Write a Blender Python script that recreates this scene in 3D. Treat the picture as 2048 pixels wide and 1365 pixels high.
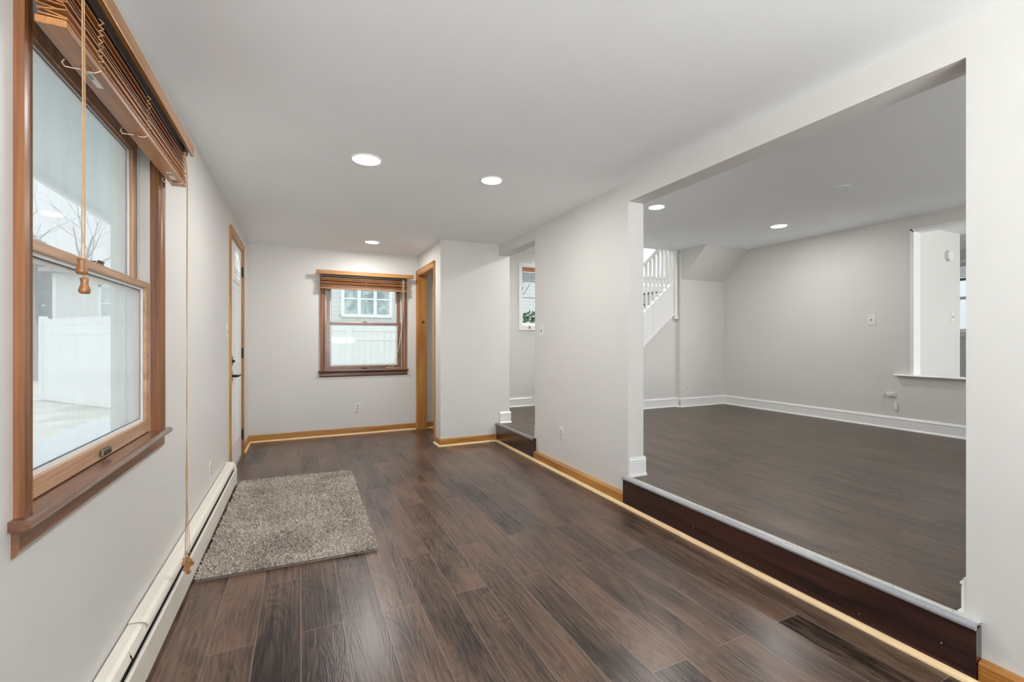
import bpy, bmesh, math, random
from mathutils import Vector, Matrix
random.seed(7)
PI = math.pi
SC = bpy.context.scene
COL = SC.collection
for _o in list(bpy.data.objects):
    bpy.data.objects.remove(_o)

# ------------------------------------------------------------------ camera
HC = 1.167
cam_d = bpy.data.cameras.new('camera')
cam = bpy.data.objects.new('camera', cam_d); COL.objects.link(cam)
cam.location = (0, 0, HC); cam.rotation_euler = (PI/2, 0, -0.439)
cam_d.sensor_width = 36; cam_d.lens = 898.5/2048*36
cam_d.shift_y = 0.5/2048; cam_d.clip_start = 0.02; cam_d.clip_end = 300
SC.camera = cam
# ------------------------------------------------------------------ view, world, lights
SC.view_settings.view_transform = 'Standard'
SC.view_settings.look = 'None'
SC.view_settings.exposure = 0.2
SC.view_settings.gamma = 1.0
SC.view_settings.use_curve_mapping = False
SC.cycles.max_bounces = 12
SC.cycles.diffuse_bounces = 8
SC.cycles.glossy_bounces = 4
SC.cycles.transparent_max_bounces = 16
SC.cycles.sample_clamp_indirect = 6
SC.cycles.caustics_reflective = False
SC.cycles.caustics_refractive = False
SC.cycles.use_denoising = True

SKY_H = 0.82
wd = bpy.data.worlds.new('overcast_sky'); SC.world = wd; wd.use_nodes = True
wn = wd.node_tree.nodes; wl = wd.node_tree.links
bg = wn['Background']
w_tc = wn.new('ShaderNodeTexCoord'); w_nz = wn.new('ShaderNodeTexNoise'); w_rp = wn.new('ShaderNodeValToRGB')
w_nz.inputs['Scale'].default_value = 2.2; w_nz.inputs['Detail'].default_value = 4
w_rp.color_ramp.elements[0].position = 0.3; w_rp.color_ramp.elements[0].color = (0.78, 0.85, 0.90, 1)
w_rp.color_ramp.elements[1].position = 0.7; w_rp.color_ramp.elements[1].color = (0.90, 0.95, 1.0, 1)
wl.new(w_tc.outputs['Generated'], w_nz.inputs['Vector']); wl.new(w_nz.outputs['Fac'], w_rp.inputs['Fac'])
wl.new(w_rp.outputs['Color'], bg.inputs['Color'])
# overcast luminance: the zenith is about three times as bright as the horizon
w_sp = wn.new('ShaderNodeSeparateXYZ'); wl.new(w_tc.outputs['Generated'], w_sp.inputs[0])
w_mr = wn.new('ShaderNodeMapRange'); w_mr.inputs[1].default_value = 0.0; w_mr.inputs[2].default_value = 1.0
w_mr.inputs[3].default_value = SKY_H; w_mr.inputs[4].default_value = 3*SKY_H; wl.new(w_sp.outputs['Z'], w_mr.inputs[0])
wl.new(w_mr.outputs[0], bg.inputs['Strength'])

XA_ = -0.548
def area_light(name, loc, rot, sx, sy, power, color=(1, 1, 1), parent=None, shape='RECTANGLE'):
    d = bpy.data.lights.new(name, 'AREA'); d.shape = shape; d.size = sx
    if shape in ('RECTANGLE', 'ELLIPSE'): d.size_y = sy
    d.energy = power; d.color = color
    o = bpy.data.objects.new(name, d); COL.objects.link(o)
    o.location = loc; o.rotation_euler = rot
    if parent: o.parent = parent
    return o
# fill lights added to brighten the rooms, by the added windows behind the camera
area_light('added_fill', (XA_+.04, -1.35, 1.45), (PI/2+1.1, 0, -PI/2), 1.5, 1.2, 12, (0.96, 0.98, 1.0))
area_light('added_fill', (0.55, -2.15, 1.20), (PI/2+1.35, 0, 0), 1.8, 0.8, 195, (0.97, 0.98, 1.0))
area_light('added_fill', (4.4, -2.15, 1.25), (PI/2+1.35, 0, 0), 2.0, 0.8, 82, (0.97, 0.98, 1.0))
area_light('added_fill', (7.3, -2.55, 1.55), (PI/2+.2, 0, 0), 1.6, 1.2, 100, (0.97, 0.98, 1.0))
area_light('added_fill', (5.0, 5.5, 3.85), (0, 0, 0), 1.6, 0.6, 40, (0.97, 0.98, 1.0))     # added to brighten the stairwell, no lamp seen above
LAMP_W = 12.0
LAMP_COL = (1.0, 0.985, 0.965)

# ------------------------------------------------------------------ materials
def new_mat(name):
    m = bpy.data.materials.new(name); m.use_nodes = True
    nt = m.node_tree
    return m, nt, nt.nodes['Principled BSDF']
def pos_vec(nt, scale):
    g = nt.nodes.new('ShaderNodeNewGeometry'); mp = nt.nodes.new('ShaderNodeMapping')
    mp.inputs['Scale'].default_value = scale
    nt.links.new(g.outputs['Position'], mp.inputs['Vector'])
    return mp.outputs['Vector']
def noise(nt, vec, scale=1, detail=3, dist=0.0, rough=0.5):
    n = nt.nodes.new('ShaderNodeTexNoise')
    n.inputs['Scale'].default_value = scale; n.inputs['Detail'].default_value = detail
    n.inputs['Distortion'].default_value = dist; n.inputs['Roughness'].default_value = rough
    if vec is not None: nt.links.new(vec, n.inputs['Vector'])
    return n.outputs['Fac']
def ramp(nt, fac, stops):
    r = nt.nodes.new('ShaderNodeValToRGB'); e = r.color_ramp.elements
    while len(e) < len(stops): e.new(0.5)
    for k, (p, c) in enumerate(stops):
        e[k].position = p; e[k].color = (*c, 1)
    nt.links.new(fac, r.inputs['Fac'])
    return r.outputs['Color']
def bump(nt, bs, h, strength, dist):
    b = nt.nodes.new('ShaderNodeBump'); b.inputs['Strength'].default_value = strength; b.inputs['Distance'].default_value = dist
    nt.links.new(h, b.inputs['Height']); nt.links.new(b.outputs['Normal'], bs.inputs['Normal'])
def paint(name, col, rough=0.6, var=0.03, bs_strength=0.08, scale=60):
    m, nt, bs = new_mat(name)
    n1 = noise(nt, pos_vec(nt, (1, 1, 1)), 1.7, 3)
    nt.links.new(ramp(nt, n1, [(0.3, tuple(c*(1-var) for c in col)), (0.7, tuple(min(1, c*(1+var)) for c in col))]), bs.inputs['Base Color'])
    bs.inputs['Roughness'].default_value = rough
    if bs_strength: bump(nt, bs, noise(nt, pos_vec(nt, (1, 1, 1)), scale, 3), bs_strength, 0.003)
    return m
def plain(name, col, rough=0.5, metal=0.0, var=0.06, scale=30):
    m, nt, bs = new_mat(name)
    n1 = noise(nt, pos_vec(nt, (1, 1, 1)), scale, 2)
    nt.links.new(ramp(nt, n1, [(0.3, tuple(c*(1-var) for c in col)), (0.7, tuple(min(1, c*(1+var)) for c in col))]), bs.inputs['Base Color'])
    bs.inputs['Roughness'].default_value = rough; bs.inputs['Metallic'].default_value = metal
    return m
def wood(name, dark, light, axis, rough=0.35, fine=60, bmp=0.15, knots=False, coat=0.2):
    m, nt, bs = new_mat(name)
    s1 = [14, 14, 14]; s1['XYZ'.index(axis)] = 0.9
    s2 = [fine*3]*3; s2['XYZ'.index(axis)] = 3
    a = noise(nt, pos_vec(nt, s1), 1, 4, 1.2); b = noise(nt, pos_vec(nt, s2), 1, 3, 0.3)
    mx = nt.nodes.new('ShaderNodeMath'); mx.operation = 'MULTIPLY_ADD'
    mx.inputs[1].default_value = 0.35; nt.links.new(b, mx.inputs[0])
    sb = nt.nodes.new('ShaderNodeMath'); sb.operation = 'MULTIPLY'; sb.inputs[1].default_value = 0.65
    nt.links.new(a, sb.inputs[0]); nt.links.new(sb.outputs[0], mx.inputs[2])
    nt.links.new(ramp(nt, mx.outputs[0], [(0.38, dark), (0.61, light)]), bs.inputs['Base Color'])
    bs.inputs['Roughness'].default_value = rough; bs.inputs['Coat Weight'].default_value = coat
    bs.inputs['Coat Roughness'].default_value = 0.25
    bump(nt, bs, mx.outputs[0], bmp, 0.001)
    return m
def plank_floor(name, c_dark, c_light, width, length, rough, contrast, fine, joint, spec=0.5, wts=(0.50, 0.46, 0.12)):
    m, nt, bs = new_mat(name); L = nt.links
    g = nt.nodes.new('ShaderNodeNewGeometry'); sp = nt.nodes.new('ShaderNodeSeparateXYZ'); L.new(g.outputs['Position'], sp.inputs[0])
    cb = nt.nodes.new('ShaderNodeCombineXYZ'); L.new(sp.outputs['Y'], cb.inputs['X']); L.new(sp.outputs['X'], cb.inputs['Y'])
    br = nt.nodes.new('ShaderNodeTexBrick'); L.new(cb.outputs[0], br.inputs['Vector'])
    br.offset = 0.37; br.offset_frequency = 2; br.inputs['Scale'].default_value = 1
    br.inputs['Color1'].default_value = (0, 0, 0, 1); br.inputs['Color2'].default_value = (1, 1, 1, 1); br.inputs['Mortar'].default_value = (0.5, 0.5, 0.5, 1)
    br.inputs['Mortar Size'].default_value = joint; br.inputs['Mortar Smooth'].default_value = 0.1; br.inputs['Bias'].default_value = 0
    br.inputs['Brick Width'].default_value = length; br.inputs['Row Height'].default_value = width
    # each plank gets its own slice of the grain
    sh = nt.nodes.new('ShaderNodeMath'); sh.operation = 'MULTIPLY'; sh.inputs[1].default_value = 37.0
    rgb2 = nt.nodes.new('ShaderNodeRGBToBW'); L.new(br.outputs['Color'], rgb2.inputs[0]); L.new(rgb2.outputs[0], sh.inputs[0])
    c2 = nt.nodes.new('ShaderNodeCombineXYZ')
    L.new(sp.outputs['X'], c2.inputs['X']); L.new(sp.outputs['Y'], c2.inputs['Y']); L.new(sh.outputs[0], c2.inputs['Z'])
    mp = nt.nodes.new('ShaderNodeMapping'); mp.inputs['Scale'].default_value = (9, 1.1, 1); L.new(c2.outputs[0], mp.inputs['Vector'])
    big = noise(nt, mp.outputs[0], 1, 3, 0.6)
    # cathedral rings: sine of a stretched noise field
    rg = nt.nodes.new('ShaderNodeMath'); rg.operation = 'MULTIPLY'; rg.inputs[1].default_value = 110.0; L.new(big, rg.inputs[0])
    sn = nt.nodes.new('ShaderNodeMath'); sn.operation = 'SINE'; L.new(rg.outputs[0], sn.inputs[0])
    s01 = nt.nodes.new('ShaderNodeMapRange'); s01.inputs[1].default_value = -1; s01.inputs[2].default_value = 1; L.new(sn.outputs[0], s01.inputs[0])
    mp2 = nt.nodes.new('ShaderNodeMapping'); mp2.inputs['Scale'].default_value = (fine, 3.0, 1); L.new(c2.outputs[0], mp2.inputs['Vector'])
    fin = noise(nt, mp2.outputs[0], 1, 4, 0.2, 0.65)
    mp3 = nt.nodes.new('ShaderNodeMapping'); mp3.inputs['Scale'].default_value = (5, 1.6, 1); L.new(c2.outputs[0], mp3.inputs['Vector'])
    blot = noise(nt, mp3.outputs[0], 1, 3, 0.4)
    def madd(a, k, b):
        q = nt.nodes.new('ShaderNodeMath'); q.operation = 'MULTIPLY_ADD'; L.new(a, q.inputs[0]); q.inputs[1].default_value = k
        if isinstance(b, float): q.inputs[2].default_value = b
        else: L.new(b, q.inputs[2])
        return q.outputs[0]
    v = madd(s01.outputs[0], 0.08, 0.0)
    v = madd(fin, wts[0], v); v = madd(blot, wts[1], v); v = madd(rgb2.outputs[0], wts[2], v)
    colr = ramp(nt, v, [(0.58-contrast, c_dark), (0.58+contrast, c_light)])
    mxc = nt.nodes.new('ShaderNodeMix'); mxc.data_type = 'RGBA'
    L.new(br.outputs['Fac'], mxc.inputs['Factor']); L.new(colr, mxc.inputs['A']); mxc.inputs['B'].default_value = (0.20, 0.16, 0.14, 1)  # pale joint colour paints the glint of bevelled plank edges
    L.new(mxc.outputs['Result'], bs.inputs['Base Color'])
    rr = nt.nodes.new('ShaderNodeMapRange'); rr.inputs[3].default_value = rough-0.05; rr.inputs[4].default_value = rough+0.08; L.new(v, rr.inputs[0])
    L.new(rr.outputs[0], bs.inputs['Roughness'])
    bs.inputs['Specular IOR Level'].default_value = spec
    hb = madd(s01.outputs[0], 0.5, fin); hb2 = nt.nodes.new('ShaderNodeMath'); hb2.operation = 'MULTIPLY_ADD'
    L.new(br.outputs['Fac'], hb2.inputs[0]); hb2.inputs[1].default_value = -1.2; L.new(hb, hb2.inputs[2])
    bump(nt, bs, hb2.outputs[0], 0.22, 0.0012)
    return m

M = {}
M['wall'] = paint('wall_paint', (0.70, 0.693, 0.663), 0.55, 0.015)
M['ceil'] = paint('ceiling_paint', (0.915, 0.945, 0.97), 0.8, 0.015)
M['trim'] = paint('white_trim_paint', (0.86, 0.86, 0.85), 0.35, 0.01, 0.02)
M['floor'] = plank_floor('dark_laminate', (0.014, 0.008, 0.006), (0.160, 0.092, 0.061), 0.16, 1.22, 0.27, 0.125, 150, 0.0013, 0.6)
M['floor2'] = plank_floor('brown_laminate', (0.028, 0.019, 0.013), (0.150, 0.106, 0.075), 0.16, 1.22, 0.38, 0.13, 130, 0.0006, 0.5, (0.74, 0.30, 0.04))
for ax in 'XYZ':
    M['pine'+ax] = wood('honey_pine_'+ax, (0.32, 0.122, 0.022), (0.53, 0.255, 0.062), ax)
    M['stain'+ax] = wood('stained_wood_'+ax, (0.125, 0.045, 0.016), (0.29, 0.115, 0.040), ax)
    M['sash'+ax] = wood('sash_wood_'+ax, (0.38, 0.205, 0.115), (0.60, 0.37, 0.225), ax)
    M['umber'+ax] = wood('umber_wood_'+ax, (0.10, 0.042, 0.024), (0.21, 0.092, 0.052), ax, 0.25, coat=0.6)
    M['shoe'+ax] = wood('pale_wood_'+ax, (0.70, 0.46, 0.20), (0.88, 0.68, 0.41), ax, 0.5)
    M['riser'+ax] = wood('dark_riser_wood_'+ax, (0.005, 0.002, 0.002), (0.060, 0.016, 0.010), ax, 0.22, coat=0.7)
    M['slat'+ax] = wood('blind_wood_'+ax, (0.27, 0.10, 0.03), (0.50, 0.22, 0.075), ax, 0.35)
M['rail_dark'] = plain('dark_headrail', (0.035, 0.02, 0.015), 0.4)
M['cord'] = plain('tan_cord', (0.47, 0.30, 0.16), 0.8)
M['cord_white'] = plain('cream_cord', (0.85, 0.72, 0.55), 0.8)
M['tassel'] = wood('tassel_wood', (0.22, 0.085, 0.025), (0.42, 0.19, 0.06), 'Z', 0.3)
M['vinyl'] = plain('white_vinyl', (0.82, 0.83, 0.83), 0.4, 0, 0.01)
M['liner'] = plain('grey_liner', (0.60, 0.59, 0.56), 0.45, 0, 0.05, 8)
M['gasket'] = plain('black_gasket', (0.03, 0.03, 0.035), 0.6)
M['bronze'] = plain('bronze_metal', (0.17, 0.14, 0.10), 0.35, 0.8)
M['black'] = plain('matte_black_metal', (0.012, 0.012, 0.013), 0.4, 0.3)
M['hinge'] = plain('dark_hinge_metal', (0.05, 0.045, 0.04), 0.4, 0.7)
M['door'] = paint('door_paint', (0.83, 0.83, 0.83), 0.35, 0.01, 0)
M['heater'] = plain('cream_enamel', (0.80, 0.76, 0.68), 0.35, 0, 0.02, 4)
M['dark'] = plain('dark_cavity_metal', (0.02, 0.02, 0.02), 0.7)
M['plate'] = plain('white_plate_plastic', (0.80, 0.785, 0.75), 0.35, 0, 0.01)
M['slot'] = plain('slot_dark_plastic', (0.10, 0.095, 0.09), 0.5)
M['recept'] = plain('receptacle_plastic', (0.66, 0.65, 0.62), 0.4, 0, 0.01)
M['nosing'] = plain('grey_stair_nosing', (0.40, 0.41, 0.43), 0.25, 0.35, 0.03)
M['nosing_flange'] = plain('pale_nosing_flange', (0.50, 0.49, 0.46), 0.4, 0, 0.03)
M['nosing_shaded'] = plain('shaded_stair_nosing', (0.17, 0.15, 0.145), 0.3, 0.1, 0.05)  # hall copy of the nosing, darkened in colour for weaker light
M['tread'] = plain('dark_tread', (0.012, 0.009, 0.008), 0.35)
M['sticker'] = plain('white_sticker', (0.8, 0.8, 0.76), 0.5)
M['sticker_gold'] = plain('gold_sticker', (0.36, 0.26, 0.06), 0.5)
M['concrete'] = paint('porch_concrete', (0.50, 0.53, 0.55), 0.85, 0.06, 0.2)
M['porch'] = paint('porch_ceiling_paint', (0.62, 0.68, 0.70), 0.8, 0.04, 0)
M['roof'] = plain('roof_shingle', (0.36, 0.37, 0.38), 0.9, 0, 0.2)
M['fence'] = plain('white_fence_vinyl', (0.86, 0.86, 0.85), 0.5, 0, 0.01, 5)
M['bark'] = plain('tree_bark', (0.22, 0.21, 0.20), 0.9, 0, 0.2)
M['leaf'] = plain('shrub_leaf', (0.10, 0.20, 0.12), 0.6, 0, 0.5, 9)
M['needle'] = plain('conifer_foliage', (0.14, 0.19, 0.17), 0.8, 0, 0.4, 6)
M['soil'] = plain('bare_soil', (0.2, 0.15, 0.1), 0.9)

def siding_mat():
    m, nt, bs = new_mat('grey_clapboard')
    g = nt.nodes.new('ShaderNodeNewGeometry'); sp = nt.nodes.new('ShaderNodeSeparateXYZ'); nt.links.new(g.outputs['Position'], sp.inputs[0])
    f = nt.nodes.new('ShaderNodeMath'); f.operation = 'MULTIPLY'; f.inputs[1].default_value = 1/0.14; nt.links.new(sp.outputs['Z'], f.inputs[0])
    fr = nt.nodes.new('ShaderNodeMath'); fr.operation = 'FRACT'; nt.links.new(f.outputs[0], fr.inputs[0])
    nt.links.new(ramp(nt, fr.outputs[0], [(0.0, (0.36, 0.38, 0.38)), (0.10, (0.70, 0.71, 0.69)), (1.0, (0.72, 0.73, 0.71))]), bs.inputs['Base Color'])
    bs.inputs['Roughness'].default_value = 0.7
    bump(nt, bs, fr.outputs[0], 0.6, 0.01)
    return m
M['siding'] = siding_mat()
def lawn_mat():
    m, nt, bs = new_mat('winter_lawn')
    a = noise(nt, pos_vec(nt, (1, 1, 1)), 1.2, 6, 0.4)
    nt.links.new(ramp(nt, a, [(0.3, (0.33, 0.33, 0.24)), (0.5, (0.50, 0.50, 0.42)), (0.7, (0.62, 0.62, 0.56))]), bs.inputs['Base Color'])
    bs.inputs['Roughness'].default_value = 0.95
    return m
M['lawn'] = lawn_mat()
def glass_mat(name, haze=0.0, tint=(0.97, 0.985, 0.985), refl=1.0):
    m = bpy.data.materials.new(name); m.use_nodes = True; nt = m.node_tree
    nt.nodes.remove(nt.nodes['Principled BSDF']); out = nt.nodes['Material Output']
    tr = nt.nodes.new('ShaderNodeBsdfTransparent'); tr.inputs[0].default_value = (*tint, 1)
    gl = nt.nodes.new('ShaderNodeBsdfGlossy'); gl.inputs['Roughness'].default_value = 0.01
    lw = nt.nodes.new('ShaderNodeLayerWeight'); lw.inputs['Blend'].default_value = 0.5
    pw = nt.nodes.new('ShaderNodeMath'); pw.operation = 'POWER'; pw.inputs[1].default_value = 5.0; nt.links.new(lw.outputs['Facing'], pw.inputs[0])
    fn = nt.nodes.new('ShaderNodeMath'); fn.operation = 'MULTIPLY_ADD'; fn.inputs[1].default_value = 0.35; fn.inputs[2].default_value = 0.003*refl; nt.links.new(pw.outputs[0], fn.inputs[0])
    mx = nt.nodes.new('ShaderNodeMixShader'); nt.links.new(fn.outputs[0], mx.inputs[0]); nt.links.new(tr.outputs[0], mx.inputs[1]); nt.links.new(gl.outputs[0], mx.inputs[2])
    last = mx.outputs[0]
    if haze:
        df = nt.nodes.new('ShaderNodeBsdfDiffuse'); df.inputs[0].default_value = (0.9, 0.92, 0.93, 1)
        tl = nt.nodes.new('ShaderNodeBsdfTranslucent'); tl.inputs[0].default_value = (0.9, 0.93, 0.94, 1)
        ad = nt.nodes.new('ShaderNodeMixShader'); ad.inputs[0].default_value = 0.7
        nt.links.new(df.outputs[0], ad.inputs[1]); nt.links.new(tl.outputs[0], ad.inputs[2])
        m2 = nt.nodes.new('ShaderNodeMixShader')
        nz = noise(nt, pos_vec(nt, (1, 3, 1)), 3, 4)
        mr = nt.nodes.new('ShaderNodeMapRange'); mr.inputs[1].default_value = 0.3; mr.inputs[2].default_value = 0.7
        mr.inputs[3].default_value = haze*0.85; mr.inputs[4].default_value = haze*1.12
        nt.links.new(nz, mr.inputs[0]); nt.links.new(mr.outputs[0], m2.inputs[0])
        nt.links.new(last, m2.inputs[1]); nt.links.new(ad.outputs[0], m2.inputs[2]); last = m2.outputs[0]
    nt.links.new(last, out.inputs[0])
    return m
M['glass'] = glass_mat('window_glass', 0.0)
M['glass_hazy'] = glass_mat('hazy_window_glass', 0.30)  # white veil of haze mixed into the glass itself
M['glass_frost'] = glass_mat('frosted_fanlight_glass', 0.85)
M['glass_blind'] = glass_mat('sunlit_glass', 0.55)
def emit(name, col, s):
    m, nt, bs = new_mat(name)
    bs.inputs['Base Color'].default_value = (0.9, 0.9, 0.9, 1)
    bs.inputs['Emission Color'].default_value = (*col, 1); bs.inputs['Emission Strength'].default_value = s
    return m
M['lens'] = emit('lit_lens', LAMP_COL, 6.0)
def rug_mat():
    m, nt, bs = new_mat('shag_pile')
    a = noise(nt, pos_vec(nt, (1, 1, 1)), 260, 2, 0.5); b = noise(nt, pos_vec(nt, (1, 1, 1)), 3, 3)
    mx = nt.nodes.new('ShaderNodeMath'); mx.operation = 'MULTIPLY_ADD'; mx.inputs[1].default_value = 0.25
    nt.links.new(b, mx.inputs[0]); nt.links.new(a, mx.inputs[2])
    nt.links.new(ramp(nt, mx.outputs[0], [(0.42, (0.10, 0.078, 0.062)), (0.60, (0.45, 0.39, 0.335)), (0.75, (0.80, 0.73, 0.66))]), bs.inputs['Base Color'])
    bs.inputs['Roughness'].default_value = 0.95; bs.inputs['Specular IOR Level'].default_value = 0.1
    return m
M['rug'] = rug_mat()

# ------------------------------------------------------------------ mesh helpers
class MB:
    def __init__(self): self.v = []; self.f = []
    def add(self, vs, fs):
        n = len(self.v); self.v += [tuple(p) for p in vs]; self.f += [tuple(i+n for i in q) for q in fs]; return self
    def box(self, x0, x1, y0, y1, z0, z1):
        vs = [(x, y, z) for z in (z0, z1) for y in (y0, y1) for x in (x0, x1)]
        return self.add(vs, [(0, 2, 3, 1), (4, 5, 7, 6), (0, 1, 5, 4), (2, 6, 7, 3), (0, 4, 6, 2), (1, 3, 7, 5)])
    def prism(self, prof, A, B, U, V):
        """2D outline (s,t) placed at A along U,V and swept straight to B"""
        A, B, U, V = map(Vector, (A, B, U, V)); n = len(prof)
        vs = [A+U*s+V*t for s, t in prof]+[B+U*s+V*t for s, t in prof]
        fs = [tuple(range(n))[::-1], tuple(range(n, 2*n))]+[(i, (i+1) % n, n+(i+1) % n, n+i) for i in range(n)]
        return self.add(vs, fs)
    def tube(self, path, r, n=8, closed=False):
        P = [Vector(p) for p in path]; rs = r if isinstance(r, (list, tuple)) else [r]*len(P)
        vs = []; fs = []; m = len(P)
        for i, p in enumerate(P):
            a = P[i-1] if (i > 0 or closed) else P[i]; b = P[(i+1) % m] if (i < m-1 or closed) else P[i]
            t = (b-a).normalized() if (b-a).length > 1e-9 else Vector((0, 0, 1))
            u = t.cross(Vector((0.31, 0.17, 0.93)));
            if u.length < 1e-3: u = t.cross(Vector((1, 0, 0)))
            u.normalize(); w = t.cross(u)
            vs += [p+(u*math.cos(2*PI*k/n)+w*math.sin(2*PI*k/n))*rs[i] for k in range(n)]
        for i in range(m if closed else m-1):
            j = (i+1) % m
            fs += [(i*n+k, i*n+(k+1) % n, j*n+(k+1) % n, j*n+k) for k in range(n)]
        if not closed: fs += [tuple(range(n))[::-1], tuple(range((m-1)*n, m*n))]
        return self.add(vs, fs)
    def lathe(self, prof, o, axis=(0, 0, 1), n=24):
        """prof = [(radius, height)] spun about axis through o"""
        ax = Vector(axis).normalized(); u = ax.orthogonal().normalized(); w = ax.cross(u); o = Vector(o); vs = []; fs = []
        for r, h in prof:
            vs += [o+ax*h+(u*math.cos(2*PI*k/n)+w*math.sin(2*PI*k/n))*max(r, 1e-5) for k in range(n)]
        for i in range(len(prof)-1):
            fs += [(i*n+k, i*n+(k+1) % n, (i+1)*n+(k+1) % n, (i+1)*n+k) for k in range(n)]
        fs += [tuple(range(n))[::-1], tuple(range((len(prof)-1)*n, len(prof)*n))]
        return self.add(vs, fs)
    def build(self, name, mat, parent=None, bevel=0, smooth=False, recalc=True, seg=2):
        me = bpy.data.meshes.new(name); off = Vector((0, 0, 0))
        me.from_pydata(self.v, [], self.f)
        if recalc:
            bm = bmesh.new(); bm.from_mesh(me); bmesh.ops.recalc_face_normals(bm, faces=bm.faces); bm.to_mesh(me); bm.free()
        me.materials.append(mat)
        if smooth:
            for p in me.polygons: p.use_smooth = True
        o = bpy.data.objects.new(name, me); COL.objects.link(o)
        if parent is not None:
            o.parent = parent
            o.matrix_parent_inverse = root_matrix(parent).inverted()
        if bevel:
            b = o.modifiers.new('bevel', 'BEVEL'); b.width = bevel; b.segments = seg; b.limit_method = 'ANGLE'; b.angle_limit = math.radians(40)
        if smooth == 'auto' or (smooth and bevel):
            pass
        return o
def root_matrix(o):
    m = Matrix.LocRotScale(o.location, o.rotation_euler, o.scale)
    return root_matrix(o.parent) @ o.matrix_parent_inverse @ m if o.parent else m
def tag(o, label=None, cat=None, group=None, kind=None):
    if label: o['label'] = label
    if cat: o['category'] = cat
    if group: o['group'] = group
    if kind: o['kind'] = kind
    return o
def struct(o, label, cat): return tag(o, label, cat, None, 'structure')
def thing(name, loc, label, cat, group=None, rz=0, kind=None):
    o = bpy.data.objects.new(name, None); COL.objects.link(o); o.location = loc; o.rotation_euler = (0, 0, rz)
    o.empty_display_size = 0.05
    return tag(o, label, cat, group, kind)
def copy_tree(o, parent=None, loc=None, rz=None, label=None, group=None):
    c = o.copy(); COL.objects.link(c)
    if parent is not None: c.parent = parent
    if loc is not None: c.location = loc
    if rz is not None: c.rotation_euler = (0, 0, rz)
    if label: c['label'] = label
    if group: c['group'] = group
    for ch in [q for q in bpy.data.objects if q.parent == o]:
        copy_tree(ch, c)
    return c
def B(*a): return MB().box(*a)
def wall_mesh(axis, p0, p1, us, zs, holes):
    """slab with its faces at p0,p1 on the given axis, spanning us x zs, with rectangular holes (u0,u1,z0,z1)"""
    ub = sorted({us[0], us[1], *[min(max(h[k], us[0]), us[1]) for h in holes for k in (0, 1)]})
    zb = sorted({zs[0], zs[1], *[min(max(h[k], zs[0]), zs[1]) for h in holes for k in (2, 3)]})
    def solid(i, j):
        if not (0 <= i < len(ub)-1 and 0 <= j < len(zb)-1): return False
        u = (ub[i]+ub[i+1])/2; z = (zb[j]+zb[j+1])/2
        return not any(h[0] < u < h[1] and h[2] < z < h[3] for h in holes)
    mb = MB(); idx = {}
    def vid(i, j, s):
        k = (i, j, s)
        if k not in idx:
            p = p1 if s else p0
            mb.v.append((p, ub[i], zb[j]) if axis == 'X' else (ub[i], p, zb[j])); idx[k] = len(mb.v)-1
        return idx[k]
    for i in range(len(ub)-1):
        for j in range(len(zb)-1):
            if not solid(i, j): continue
            mb.f.append((vid(i, j, 0), vid(i, j+1, 0), vid(i+1, j+1, 0), vid(i+1, j, 0)))
            mb.f.append((vid(i, j, 1), vid(i+1, j, 1), vid(i+1, j+1, 1), vid(i, j+1, 1)))
            if not solid(i-1, j): mb.f.append((vid(i, j, 0), vid(i, j, 1), vid(i, j+1, 1), vid(i, j+1, 0)))
            if not solid(i+1, j): mb.f.append((vid(i+1, j, 0), vid(i+1, j+1, 0), vid(i+1, j+1, 1), vid(i+1, j, 1)))
            if not solid(i, j-1): mb.f.append((vid(i, j, 0), vid(i+1, j, 0), vid(i+1, j, 1), vid(i, j, 1)))
            if not solid(i, j+1): mb.f.append((vid(i, j+1, 0), vid(i, j+1, 1), vid(i+1, j+1, 1), vid(i+1, j+1, 0)))
    return mb

# ------------------------------------------------------------------ dimensions (metres)
XA = -0.548                      # inner face of the left wall
YF = 5.953                       # inner face of the far exterior wall
XR, XRB = 2.107, 2.244           # two faces of the wall with the beam
YP = 4.847                       # face of the closet partition
XL = 1.400                       # face of the closet wall with the pine doorway
H1, H2 = 2.30, 2.504             # ceilings of the lower and the upper room
S = 0.202                        # raised floor
XN = 2.068                       # front of the step riser
X2 = 5.92                        # right wall of the upper room
YB_, YA_ = 4.90, 4.985           # walls at the back of the upper room
YR = -2.6                        # rear walls behind the camera
ZBEAM = 2.162

# ------------------------------------------------------------------ structure: floors, ceilings
struct(B(XA-.15, XRB-.01, YR-.15, YF+.15, -.13, 0).build('floor', M['floor']), 'dark brown laminate plank floor of the lower front room', 'floor')
fl2 = B(XRB-.02, 8.65, YR-.15, YF+.15, -.12, S)
fl2.box(XN+.01, XRB-.02, .748, 2.540, -.12, S); fl2.box(XN+.01, XRB-.02, 3.949, YP, -.12, S)
struct(fl2.build('floor', M['floor2']), 'raised brown laminate floor of the upper room beyond the step', 'floor')
struct(B(XA-.15, XR+.05, YR-.15, YF+.15, H1, H1+.12).build('ceiling', M['ceil']), 'flat white ceiling over the lower front room', 'ceiling')
cl = MB(); cl.box(XRB-.05, X2+.06, YR-.15, YA_+.04, H2, H2+.12); cl.box(XRB-.05, 3.3, YA_+.04, YF+.1, H2, H2+.12)
struct(cl.build('ceiling', M['ceil']), 'white ceiling over the upper room and the hall', 'ceiling')
struct(B(X2+.06, 8.65, YR-.15, YA_, 2.455, 2.6).build('ceiling', M['ceil']), 'white ceiling seen through the pass-through opening', 'ceiling')
struct(B(3.2, 6.4, YA_, YF+.15, 3.9, 4.0).build('ceiling', M['ceil']), 'ceiling high over the stairwell', 'ceiling')

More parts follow.
